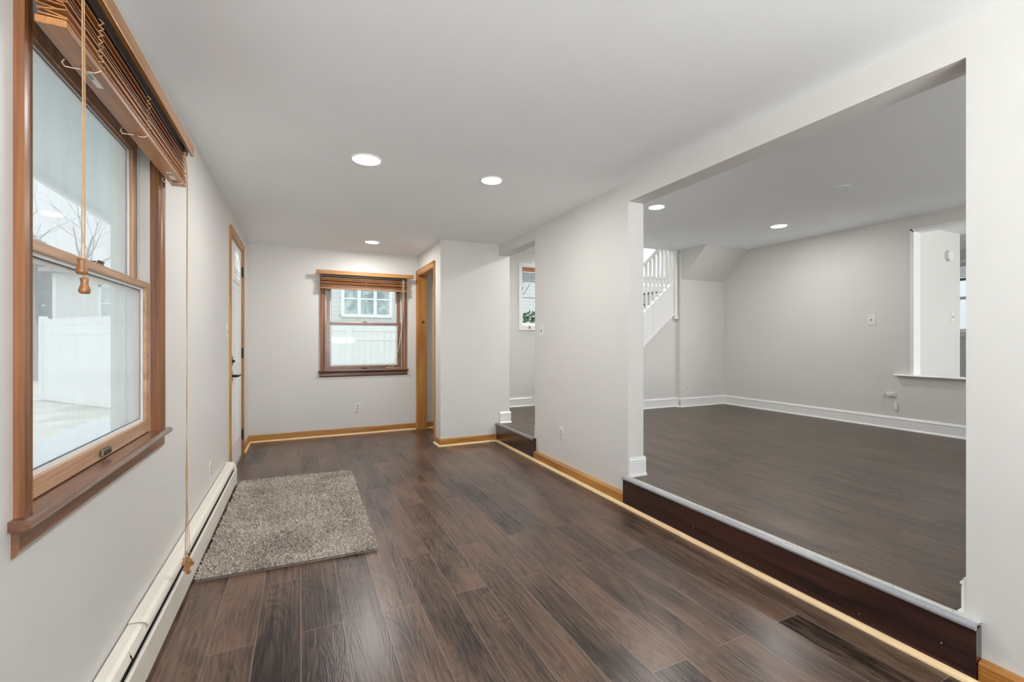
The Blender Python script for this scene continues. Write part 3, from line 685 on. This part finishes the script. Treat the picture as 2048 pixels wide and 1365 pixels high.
m = MB(); rnd = random.Random(3)
for _ in range(42000):
    u, v = rnd.random(), rnd.random()
    p = rug_pt(u, v); a = rnd.uniform(0, 2*PI); w = rnd.uniform(.0024, .0046); h = rnd.uniform(.008, .022); lean = rnd.uniform(.002, .012); b = rnd.uniform(0, 2*PI)
    dx, dy = math.cos(a)*w, math.sin(a)*w; tx, ty = math.cos(b)*lean, math.sin(b)*lean
    k = len(m.v)
    m.v += [(p.x-dx, p.y-dy, .013), (p.x+dx, p.y+dy, .013), (p.x+dx+tx*.6, p.y+dy+ty*.6, .013+h*.75), (p.x-dx+tx*.6, p.y-dy+ty*.6, .013+h*.75), (p.x+tx*1.5, p.y+ty*1.5, .013+h)]
    m.f += [(k, k+1, k+2, k+3), (k+3, k+2, k+4)]
pl = m.build('pile', M['rug'], rt, recalc=False); pl['kind'] = 'stuff'

# ------------------------------------------------------------------ wooden blinds
def make_tassel(mb, p, s=1.0, axis=(0, 0, -1)):
    mb.lathe([(.0045*s, 0), (.0085*s, .002*s), (.0065*s, .010*s), (.007*s, .016*s), (.0105*s, .027*s), (.0105*s, .032*s), (.008*s, .036*s), (0, .037*s)], p, axis, 14)
def wood_blind(O, U, V, axis, u0, u1, zr, zt, zb, val, label, nsl, rng, ladders, opn=1.0):
    """u along wall, v into the room; zr = valance (z0,z1), zt headrail bottom, zb bottom of bottom rail"""
    bx, pt = place(O, U, V); R = random.Random(rng)
    t = thing('wooden_blind', pt((u0+u1)/2, .06, zr[1]), label, 'blind', 'raised wooden blinds')
    bx(MB(), val[0], val[1], .098, .112, zr[0], zr[1]).build('valance', M['pine'+axis], t, bevel=.002)
    bx(MB(), u0+.01, u1-.01, .03, .085, zt, zr[1]-.006).build('headrail', M['rail_dark'], t)
    for uu in (u0+.004, u1-.010): bx(MB(), uu, uu+.006, .02, .097, zt-.004, zr[1]-.002).build('bracket', M['bronze'], t)
    sl = MB(); z = zb+.020
    for k in range(nsl):
        f = k/(nsl-1); gap = .0036*opn+.010*max(0, f-.35)**1.2*2
        ti = R.uniform(-.006, .006)*opn+.012*f; du = R.uniform(-.006, .006); dv = R.uniform(-.003, .003)
        v0, v1 = .040+dv, .088+dv
        a = [pt(u0+du, v0, z+ti), pt(u1+du, v0, z+ti*.6), pt(u1+du, v1, z-ti*.6), pt(u0+du, v1, z-ti)]
        sl.add(a+[p+Vector((0, 0, .0030)) for p in a], [(0, 1, 2, 3), (7, 6, 5, 4), (0, 4, 5, 1), (1, 5, 6, 2), (2, 6, 7, 3), (3, 7, 4, 0)])
        z += gap+.0030
        if z > zt-.004: break
    sl.build('slats', M['slat'+axis], t)
    br = bx(MB(), u0, u1, .038, .090, zb, zb+.016).build('bottom_rail', M['slat'+axis], t, bevel=.002)
    for uu in ladders:
        bt = MB().lathe([(.011, 0), (.011, -.003), (.006, -.005), (0, -.005)], pt(uu, .064, zb), n=16).build('cord_button', M['tassel'], br)
        pth = [pt(uu-.004, .026, zb+.012), pt(uu-.008, .022, zb+.002), pt(uu-.010, .028, zb-.008), pt(uu-.004, .040, zb-.006), pt(uu, .056, zb-.003), pt(uu+.002, .070, zb-.005), pt(uu-.002, .082, zb-.007), pt(uu+.004, .092, zb+.004)]
        MB().tube(pth, .0013, 6).build('ladder_loop', M['cord_white'], br)
        q = []
        for k in range(26):
            f = k/25; q.append(pt(uu+.006*math.sin(k*2.3)+R.uniform(-.004, .004), .093+.006*math.cos(k*1.9), zb+.012+(zt-zb-.02)*f))
        MB().tube(q, .0016, 5).build('ladder_cord', M['cord'], t)
    return t, br, bx, pt
O1 = (XA, 0, 0)
b1, br1, bx1, pt1 = wood_blind(O1, (0, 1, 0), (1, 0, 0), 'Y', 1.286, 2.402, (1.997, 2.044), 1.985, 1.844, (1.245, 2.442), 'raised wooden slat blind with long cords on the near left window', 15, 5, (1.46, 1.85, 2.335))
st1 = bx1(MB(), 1.475, 1.555, .056, .070, 1.8434, 1.844).build('sticker', M['sticker'], br1)
st2 = bx1(MB(), 2.215, 2.305, .058, .076, 1.8434, 1.844).build('sticker', M['sticker'], br1)
bx1(MB(), 2.228, 2.250, .0585, .0755, 1.843, 1.8435).build('sticker_mark', M['sticker_gold'], st2)
m = MB()
for k in range(9): m.box(*(lambda p, q: (min(p.x, q.x), max(p.x, q.x), min(p.y, q.y), max(p.y, q.y), 1.8431, 1.8434))(pt1(1.485+k*.003, .058, 0), pt1(1.4865+k*.003, .062+(k % 3)*.002, 0)))
m.build('printed_lines', M['slot'], st1)
# tilt cords with two tassels near the close end
tc = MB(); xt = XA+.106
tc.tube([(xt-.004, 1.325, 2.00), (xt, 1.318, 1.70), (xt, 1.312, 1.345)], .0014, 6); tc.tube([(xt-.004, 1.335, 2.00), (xt+.001, 1.326, 1.70), (xt+.002, 1.321, 1.305)], .0014, 6)
tco = tc.build('tilt_cord', M['cord'], b1)
m = MB(); make_tassel(m, (xt, 1.312, 1.352), 1.0); m.build('tassel', M['tassel'], tco, smooth=True)
m = MB(); make_tassel(m, (xt+.002, 1.321, 1.310), 1.0); m.build('tassel', M['tassel'], tco, smooth=True)
# lift cords hanging from the far end to the heater
lc = MB(); xl, yl = XA+.106, 2.325
tips = [(-.004, -.012, .245), (.004, .004, .225), (.009, .020, .222), (.002, .010, .240), (-.002, -.004, .215), (.006, -.008, .205)]
for k, (dx, dy, zz) in enumerate(tips):
    s = (k-2.5)*.0012
    lc.tube([(xl-.01+s, yl+.02, 1.98), (xl+s*.5, yl+.012, 1.86), (xl+s*.6, yl+.005, 1.40), (xl-s*.6, yl+.003, .90), (xl+s, yl, .60), (xl+dx*.2, yl+dy*.2, .48), (xl+dx*.7, yl+dy*.8, .33), (xl+dx, yl+dy, zz)], .0011, 5)
lco = lc.build('lift_cord', M['cord'], b1)
for k, (dx, dy, zz) in enumerate(tips):
    m = MB(); make_tassel(m, (xl+dx, yl+dy, zz+.004), .85, Vector((dx*18, dy*18, -1))); m.build('tassel', M['tassel'], lco, smooth=True)
for kr, kz in ((.0065, .255), (.0042, .47)):
    MB().lathe([(kr*.5, 0), (kr, kr*.6), (kr, kr*1.8), (kr*.5, kr*2.4)], (xl, yl, kz), n=10).build('cord_knot', M['cord'], lco)

b2, br2, bx2, pt2 = wood_blind((0, YF, 0), (1, 0, 0), (0, -1, 0), 'X', .212, 1.250, (1.980, 2.026), 1.955, 1.806, (.163, 1.330), 'raised wooden slat blind on the far end window', 10, 11, (.30, .735, 1.18), 2.0)
c = MB(); c.tube([pt2(1.206, .098, 1.96), pt2(1.204, .10, 1.80), pt2(1.195, .085, 1.50), pt2(1.165, .045, 1.15), pt2(1.10, .030, .90), pt2(1.03, .020, .835), pt2(1.00, .022, .828), pt2(1.02, .026, .820), pt2(1.09, .022, .818), pt2(1.14, .024, .826), pt2(1.17, .026, .815)], .002, 5)
c.tube([pt2(1.196, .098, 1.96), pt2(1.19, .10, 1.80), pt2(1.185, .07, 1.40), pt2(1.15, .045, 1.10), pt2(1.08, .026, .84), pt2(1.04, .02, .822), pt2(1.12, .025, .818)], .002, 5)
cc = c.build('lift_cord', M['cord_white'], b2)
for p in (pt2(1.01, .028, .824), pt2(1.06, .026, .822), pt2(1.13, .026, .820)):
    m = MB(); make_tassel(m, p, .9, Vector((-.9, -.1, -.12))); m.build('tassel', M['tassel'], cc, smooth=True)

# hall window blind (inside mount, only half raised in view)
t3 = thing('wooden_blind', (3.28, YF, 2.25), 'small raised blind with brown valance in the hall window', 'blind', 'raised wooden blinds')
B(2.965, 3.61, YF-.006, YF+.010, 2.203, 2.262).build('valance', M['slatX'], t3)
m = MB()
for k in range(7): m.box(2.97, 3.605, YF+.012, YF+.045, 2.185-k*.017, 2.189-k*.017)
m.build('slats', plain('dark_slat_wood', (.10, .07, .055), .4), t3)
B(2.97, 3.605, YF+.012, YF+.045, 2.058, 2.070).build('bottom_rail', plain('grey_rail', (.30, .29, .28), .4), t3)
m = MB(); m.tube([(3.075, YF-.010, 2.2), (3.075, YF-.012, 1.9), (3.076, YF-.020, 1.375)], .0018, 5); lc3 = m.build('lift_cord', M['cord_white'], t3)
m = MB(); make_tassel(m, (3.075, YF-.018, 1.63), 1.1); m.build('tassel', M['rail_dark'], lc3)
m = MB(); make_tassel(m, (3.076, YF-.022, 1.395), 1.1); m.build('tassel', M['bronze'], lc3)

# ------------------------------------------------------------------ wall plates (front faces -Y in local space)
def proto_outlet():
    t = thing('wall_outlet', (0, 0, 0), 'x', 'outlet')
    B(-.035, .035, -.006, 0, -.057, .057).build('cover_plate', M['plate'], t, bevel=.003)
    for zz in (.020, -.020):
        r = B(-.017, .017, -.0085, -.005, zz-.015, zz+.015).build('receptacle', M['recept'], t, bevel=.004)
        merge(B(-.009, -.006, -.0092, -.008, zz-.002, zz+.008), B(.006, .009, -.0092, -.008, zz-.002, zz+.008), B(-.003, .003, -.0092, -.008, zz-.011, zz-.006)).build('slots', M['slot'], r)
    MB().lathe([(.003, 0), (.003, .001), (0, .0012)], (0, -.006, 0), (0, -1, 0), 10).build('screw', M['bronze'], t)
    return t
def proto_switch():
    t = thing('light_switch', (0, 0, 0), 'x', 'light switch')
    B(-.035, .035, -.006, 0, -.057, .057).build('cover_plate', M['plate'], t, bevel=.003)
    fr = B(-.008, .008, -.0075, -.005, -.014, .014).build('toggle_frame', M['slot'], t)
    m = MB(); m.prism([(-.004, -.006), (.004, -.006), (.003, -.019), (-.003, -.019)], (0, 0, -.002), (0, 0, .010), (1, 0, 0), (0, 1, 0)); m.build('toggle', M['plate'], fr)
    for zz in (.04, -.04): MB().lathe([(.003, 0), (.003, .001), (0, .0012)], (0, -.006, zz), (0, -1, 0), 10).build('screw', M['recept'], t)
    return t
po = proto_outlet(); ps = proto_switch()
po.location = (.644, YF, .335); po['label'] = 'white outlet on the far wall below the window'; po['group'] = 'wall outlets'
copy_tree(po, None, (XR, 3.439, .347), -PI/2, 'white outlet low on the wall between the two step openings', 'wall outlets')
copy_tree(po, None, (XA, 3.54, .310), PI/2, 'outlet on the left wall just above the heater', 'wall outlets')
copy_tree(po, None, (5.162, YB_, .473), 0, 'white outlet in the back corner of the upper room', 'wall outlets')
ps.location = (XR, 3.811, 1.272); ps.rotation_euler = (0, 0, -PI/2); ps['label'] = 'white switch on the wall beside the hall opening'; ps['group'] = 'light switches'
copy_tree(ps, None, (XA, 4.285, 1.250), PI/2, 'white switch on the left wall beside the front door', 'light switches')
copy_tree(ps, None, (6.985, 2.60, 1.455), 0, 'white switch on the wall seen through the pass-through', 'light switches')
jk = thing('phone_jack_plate', (X2, 2.911, 1.412), 'white jack plate alone in the middle of the upper room wall', 'wall plate', rz=-PI/2)
def under(root, mbl, name, mat, bevel=0):
    """part given in the local space of a rotated root"""
    R = root_matrix(root); q = MB(); q.v = [tuple(R @ Vector(p)) for p in mbl.v]; q.f = mbl.f
    return q.build(name, mat, root, bevel=bevel)
under(jk, B(-.042, .042, -.006, 0, -.060, .060), 'cover_plate', M['plate'], .003)
j_ = under(jk, B(-.011, .011, -.009, -.005, -.010, .012), 'socket', M['recept'])
under(jk, B(-.006, .006, -.0095, -.006, -.006, .006), 'socket_hole', M['dark'])
cb = thing('cable_box', (X2, 2.717, .580), 'small white surface box with cables above the upper room baseboard', 'cable box', rz=-PI/2)
under(cb, B(-.040, .040, -.024, 0, -.020, .020), 'box', M['plate'], .004)
under(cb, MB().lathe([(.005, 0), (.005, .002), (0, .002)], (.024, -.024, .002), (0, -1, 0), 10), 'screw', M['slot'])
under(cb, MB().tube([(-.040, -.012, .004), (-.062, -.014, -.006), (-.078, -.012, -.040), (-.082, -.006, -.10), (-.083, -.004, -.19)], .003, 6), 'cable', M['cord_white'])
ca = under(cb, MB().tube([(.038, -.012, -.006), (.048, -.014, -.04), (.044, -.012, -.09)], .0025, 6), 'loose_cable', M['plate'])
under(cb, B(.030, .058, -.022, -.004, -.165, -.092), 'cable_plug', M['plate'], .004)
det = thing('carbon_monoxide_alarm', (6.865, 2.60, 2.168), 'round white alarm high on the wall through the pass-through', 'alarm')
MB().lathe([(.060, 0), (.060, .012)], (6.865, 2.60, 2.168), (0, -1, 0), 32).build('mounting_plate', M['recept'], det)
MB().lathe([(.056, .010), (.062, .014), (.062, .032), (.054, .040), (0, .041)], (6.865, 2.60, 2.168), (0, -1, 0), 32).build('cover', M['plate'], det)

# ------------------------------------------------------------------ staircase
sx = thing('staircase', (3.5, YA_, S), 'white open staircase rising behind the upper room with dark treads and balusters', 'staircase')
run, rise = .229, .190; xs0, zs0 = 4.68, 1.894
trd = [k for k in range(-6, 0)]
for k in trd:
    X = xs0+run*k; Zt = zs0+rise*k
    B(X-.004, X+run+.02, YA_+.06, YF-.002, Zt-.028, Zt).build('tread', M['tread'], sx, bevel=.004)
    B(X+.012, X+.028, YA_+.06, YF-.002, (Zt-rise) if k > -6 else S, Zt-.028).build('riser', M['trim'], sx)
B(xs0-.004, 6.295, YA_+.06, YF-.002, zs0-.028, zs0).build('landing', M['tread'], sx, bevel=.004)
B(xs0+.012, xs0+.028, YA_+.06, YF-.002, zs0-rise, zs0-.028).build('riser', M['trim'], sx)
MB().prism([(0, 0), (.016, 0), (.016, .22), (.006, .256), (0, .256)], (xs0+.01, YF, zs0), (6.29, YF, zs0), (0, -1, 0), (0, 0, 1)).build('landing_baseboard', M['trim'], sx)
xe = 4.955
mb = MB(); mb.prism([(3.21, zlow(3.21)), (xe, zlow(xe)), (xe, zlow(xe)+.456), (3.21, zlow(3.21)+.456)], (0, YA_-.018, 0), (0, YA_+.05, 0), (1, 0, 0), (0, 0, 1)); sg = mb.build('stringer', M['trim'], sx)
mb = MB(); mb.prism([(3.21, zlow(3.21)-.012), (xe, zlow(xe)-.012), (xe, zlow(xe)+.018), (3.21, zlow(3.21)+.018)], (0, YA_-.026, 0), (0, YA_, 0), (1, 0, 0), (0, 0, 1)); mb.build('stringer_moulding', M['trim'], sg)
B(4.560, 4.564, YA_-.0195, YA_-.017, zlow(4.562)+.03, zlow(4.562)+.44).build('stringer_joint', M['recept'], sg)
mb = MB(); mb.prism([(3.30, .452+zlow(3.30)), (4.95, .452+zlow(4.95)), (4.95, .472+zlow(4.95)), (3.30, .472+zlow(3.30))], (0, YA_-.022, 0), (0, YA_+.052, 0), (1, 0, 0), (0, 0, 1)); mb.build('stringer_cap', M['trim'], sg)
def zrail(x): return 2.243+m_st*(x-4.424)
xk = 4.914
while xk > 3.35:
    w = .0135
    mb = MB(); mb.prism([(xk-w, zlow(xk-w)+.47), (xk+w, zlow(xk+w)+.47), (xk+w, zrail(xk+w)+.005), (xk-w, zrail(xk-w)+.005)], (0, YA_-.002, 0), (0, YA_+.025, 0), (1, 0, 0), (0, 0, 1))
    mb.build('baluster', M['trim'], sx); xk -= .0745
mb = MB(); mb.prism([(3.25, zrail(3.25)), (4.74, zrail(4.74)), (4.74, zrail(4.74)+.062), (3.25, zrail(3.25)+.062)], (0, YA_-.022, 0), (0, YA_+.042, 0), (1, 0, 0), (0, 0, 1)); mb.build('handrail', M['trim'], sx, bevel=.012)
pst = B(4.958, 5.004, YA_-.050, YA_+.03, 1.54, H2-.003).build('newel_post', M['trim'], sx, bevel=.004)
B(4.952, 5.010, YA_-.056, YA_+.03, 1.490, 1.545).build('newel_drop', M['trim'], pst, bevel=.006)
struct(MB().prism([(3.12, S+.13), (3.20, S+.13), (3.20, S+.20), (3.17, S+.165)], (0, YF-.016, 0), (0, YF, 0), (1, 0, 0), (0, 0, 1)).build('trim_13', M['trim']), 'start of the white stair skirt board on the hall wall', 'trim')

# stairwell window blind: white slats, sunlit
t4 = thing('white_blind', (5.33, YF, 3.42), 'open white slat blind in the stairwell window', 'blind')
m = MB()
for k in range(21): m.prism([(-.012, -.0035), (-.012, -.001), (.012, .0035), (.012, .001)], (W4[0]+.012, YF+.018, 2.36+k*.050), (W4[1]-.012, YF+.018, 2.36+k*.050), (0, 1, 0), (0, 0, 1))
def translucent_mat():
    mm, nt, bs = new_mat('white_slat'); bs.inputs['Base Color'].default_value = (.9, .9, .88, 1)
    tl = nt.nodes.new('ShaderNodeBsdfTranslucent'); tl.inputs[0].default_value = (.9, .9, .9, 1); mx = nt.nodes.new('ShaderNodeMixShader'); mx.inputs[0].default_value = .6
    nt.links.new(bs.outputs[0], mx.inputs[1]); nt.links.new(tl.outputs[0], mx.inputs[2]); nt.links.new(mx.outputs[0], nt.nodes['Material Output'].inputs[0]); return mm
M['slat_white'] = translucent_mat()
m.build('slats', M['slat_white'], t4)
B(W4[0]+.010, W4[1]-.010, YF+.006, YF+.034, 3.41, 3.438).build('headrail', M['trim'], t4)

t5 = thing('grey_blind', (8.5, 3.06, 2.27), 'grey raised blind at the top of the window sliver past the pass-through', 'blind')
B(8.482, 8.499, 2.70, 3.42, 2.225, 2.275).build('headrail', M['liner'], t5)
m = MB()
for k in range(9): m.box(8.470, 8.497, 2.71, 3.41, 2.075+k*.016, 2.084+k*.016)
m.build('slats', M['recept'], t5)
B(8.468, 8.498, 2.71, 3.41, 2.025, 2.062).build('bottom_rail', plain('dark_grey_rail', (.22, .22, .21), .5), t5)

# ------------------------------------------------------------------ outdoors
GZ = -.20
struct(B(-40, 40, YF+.15, 60, GZ-.1, GZ).build('ground', M['lawn']), 'pale winter lawn outside the windows', 'lawn')
gl = MB(); gl.box(-40, XA-.15, -40, YF+.15, GZ-.1, GZ-.0005); gl.box(8.65, 40, -40, YF+.15, GZ-.1, GZ-.0005); gl.box(XA-.15, 8.65, -40, YR-.15, GZ-.1, GZ-.0005)
struct(gl.build('ground', M['lawn']), 'pale winter lawn beside the house', 'lawn')
tag(B(-3.0, XA-.152, -1.0, 9.5, GZ+.0005, -.10).build('porch_slab', M['concrete']), 'pale concrete porch slab outside the near window', 'porch')
pr = thing('porch_roof', (-1.2, 2, 2.45), 'grey porch roof ceiling seen through the upper near window', 'porch roof')
B(-1.80, XA-.153, -2.0, 8.0, 2.45, 2.50).build('soffit_boards', M['porch'], pr)
B(-1.84, -1.80, -2.0, 8.0, 2.40, 2.62).build('fascia', M['fence'], pr)
def fence_panel(A, Bp, z1, label):
    A, Bp = Vector((*A, GZ)), Vector((*Bp, GZ)); d = (Bp-A); L = d.length; d.normalize(); n = Vector((-d.y, d.x, 0))
    t = thing('fence_panel', (A+Bp)/2, label, 'fence', 'white vinyl fence panels')
    def bar(a, b, th, z0, z1_):
        m = MB(); p = A+d*a; q = A+d*b
        m.prism([(-th/2, z0-GZ), (th/2, z0-GZ), (th/2, z1_-GZ), (-th/2, z1_-GZ)], p, q, n, (0, 0, 1)); return m
    bar(0, .13, .13, GZ, z1+.06).build('post', M['fence'], t, bevel=.01)
    m = MB(); k = .13
    while k < L-.01:
        e = min(k+.145, L); m.add(*(lambda q: (q.v, q.f))(bar(k+.001, e-.001, .03, GZ+.06, z1-.06))); k += .147
    m.build('boards', M['fence'], t)
    bar(.13, L, .05, z1-.14, z1).build('top_rail', M['fence'], t); bar(.13, L, .05, z1-.36, z1-.30).build('mid_rail', M['fence'], t); bar(.13, L, .05, GZ+.02, GZ+.16).build('bottom_rail', M['fence'], t)
    return t
fence_panel((-5.45, 14.1), (-2.6, 10.57), 1.68, 'white vinyl fence panel seen through the lower near window')
fence_panel((-1.4, 11.0), (.93, 11.0), 1.545, 'white vinyl fence panel at left in the far window')
fence_panel((.93, 11.0), (3.4, 11.0), 1.545, 'white vinyl fence panel at right in the far window')
def house(name_loc, x0, x1, yy, zt, label, wins, depth=5, pitch=.35):
    t = thing('neighbour_house', name_loc, label, 'house')
    B(x0, x1, yy, yy+depth, GZ, zt).build('siding_walls', M['siding'], t)
    m = MB(); m.prism([(-.4, 0), (depth/2, depth*pitch), (depth+.4, 0), (depth+.4, .15), (depth/2, depth*pitch+.18), (-.4, .15)], (x0-.3, yy, zt), (x1+.3, yy, zt), (0, 1, 0), (0, 0, 1)); m.build('roof', M['roof'], t)
    B(x0-.02, x0+.10, yy-.02, yy+.05, GZ, zt).build('corner_board', M['fence'], t)
    for (a, b, c, d, nl) in wins:
        wf = MB(); fw = .10; gw = (b-a-fw*(nl+1))/nl
        wf.box(a, b, yy-.05, yy, d-fw, d); wf.box(a, b, yy-.06, yy, c, c+fw)
        for k in range(nl+1): wf.box(a+k*(gw+fw), a+k*(gw+fw)+fw, yy-.05, yy, c, d)
        wf.box(a, b, yy-.035, yy, (c+d)/2-.0, (c+d)/2+.05)
        f = wf.build('window_frame', M['fence'], t)
        for k in range(nl): B(a+fw+k*(gw+fw), a+fw+gw+k*(gw+fw), yy-.02, yy-.01, c+fw, d-fw).build('window_pane', M['pane_far'], f)
    return t
def pane_far():
    m, nt, bs = new_mat('neighbour_glass')
    a = noise(nt, pos_vec(nt, (1, 1, 1)), 2.5, 4, 1.0)
    nt.links.new(ramp(nt, a, [(.35, (.28, .35, .36)), (.6, (.55, .63, .62))]), bs.inputs['Base Color']); bs.inputs['Roughness'].default_value = .08
    return m
M['pane_far'] = pane_far()
house((2, 15, 0), -1.2, 9.0, 15.0, 4.6, 'grey clapboard house with a triple window beyond the far window', [(1.13, 2.70, 1.93, 3.05, 3)])
house((-7, 24, 0), -8.95, -3.4, 24.0, 3.9, 'grey clapboard house behind the fence in the near window', [(-7.55, -6.7, 1.9, 3.5, 1)], 5, .08)

def bare_tree(base, h, rng, label, name='bare_tree'):
    R = random.Random(rng); m = MB()
    def grow(p, d, L, r, lev):
        q = [p]; rr = [r]; dd = d.copy()
        for k in range(4):
            dd = (dd+Vector((R.uniform(-.22, .22), R.uniform(-.22, .22), R.uniform(-.05, .15)))).normalized(); q.append(q[-1]+dd*L/4); rr.append(r*(1-.16*(k+1)))
        m.tube(q, rr, 5 if lev > 1 else 8)
        if lev >= 5: return
        for k in range(3 if lev < 3 else 3):
            a = R.uniform(0, 2*PI); s = R.uniform(.5, 1.0); i = R.choice((2, 3, 4))
            nd = (dd*.75+Vector((math.cos(a)*s, math.sin(a)*s, R.uniform(-.1, .6)))).normalized()
            grow(q[i], nd, L*R.uniform(.55, .8), rr[i]*.62, lev+1)
    grow(Vector(base), Vector((0, 0, 1)), h*.38, h*.022, 0)
    return tag(m.build(name, M['bark']), label, 'tree')
bare_tree((-8.3, 21.3, GZ), 11.5, 21, 'leafless tree showing in the upper near window', 'bare_tree')
bare_tree((-10.2, 31.5, GZ), 15.0, 4, 'second leafless tree farther left beyond the near window')
bare_tree((4.6, 11.5, GZ), 5.5, 9, 'leafless tree beyond the hall window')
def foliage(base, hw, h, n, rng, label, name, mat, size, cone=False, cat='shrub'):
    R = random.Random(rng); t = thing(name, base, label, cat); m = MB(); b = Vector(base)
    m2 = MB()
    for k in range(7):
        a = R.uniform(0, 2*PI); m2.tube([b, b+Vector((math.cos(a)*hw*.3, math.sin(a)*hw*.3, h*.5)), b+Vector((math.cos(a)*hw*.6, math.sin(a)*hw*.6, h*.85))], [.03, .02, .008], 6)
    m2.build('stems', M['bark'], t)
    for _ in range(n):
        z = R.random(); rad = hw*((1-z)**.8+.03 if cone else math.sqrt(max(0, 1-(2*z-1)**2*.9)))
        a = R.uniform(0, 2*PI); rr = rad*math.sqrt(R.uniform(.25, 1))
        p = b+Vector((rr*math.cos(a), rr*math.sin(a), .05+z*h)); s = size*R.uniform(.6, 1.3)
        d = Vector((R.uniform(-1, 1), R.uniform(-1, 1), R.uniform(-.3, 1))).normalized(); e = d.cross(Vector((R.uniform(-1, 1), R.uniform(-1, 1), R.uniform(-1, 1)))).normalized()
        m.add([p, p+d*s*.5+e*s*.25, p+d*s, p+d*s*.5-e*s*.25], [(0, 1, 2, 3)])
    o = m.build('leaves', mat, t, recalc=False); o['kind'] = 'stuff'
    return t
foliage((4.05, 7.9, GZ), .85, 1.85, 3800, 2, 'green shrub filling the lower hall window', 'evergreen_shrub', M['leaf'], .09)
foliage((-10.6, 27.0, GZ), 1.3, 5.6, 5200, 6, 'dark conifer at the left edge of the near window view', 'conifer_tree', M['needle'], .32, True, 'tree')
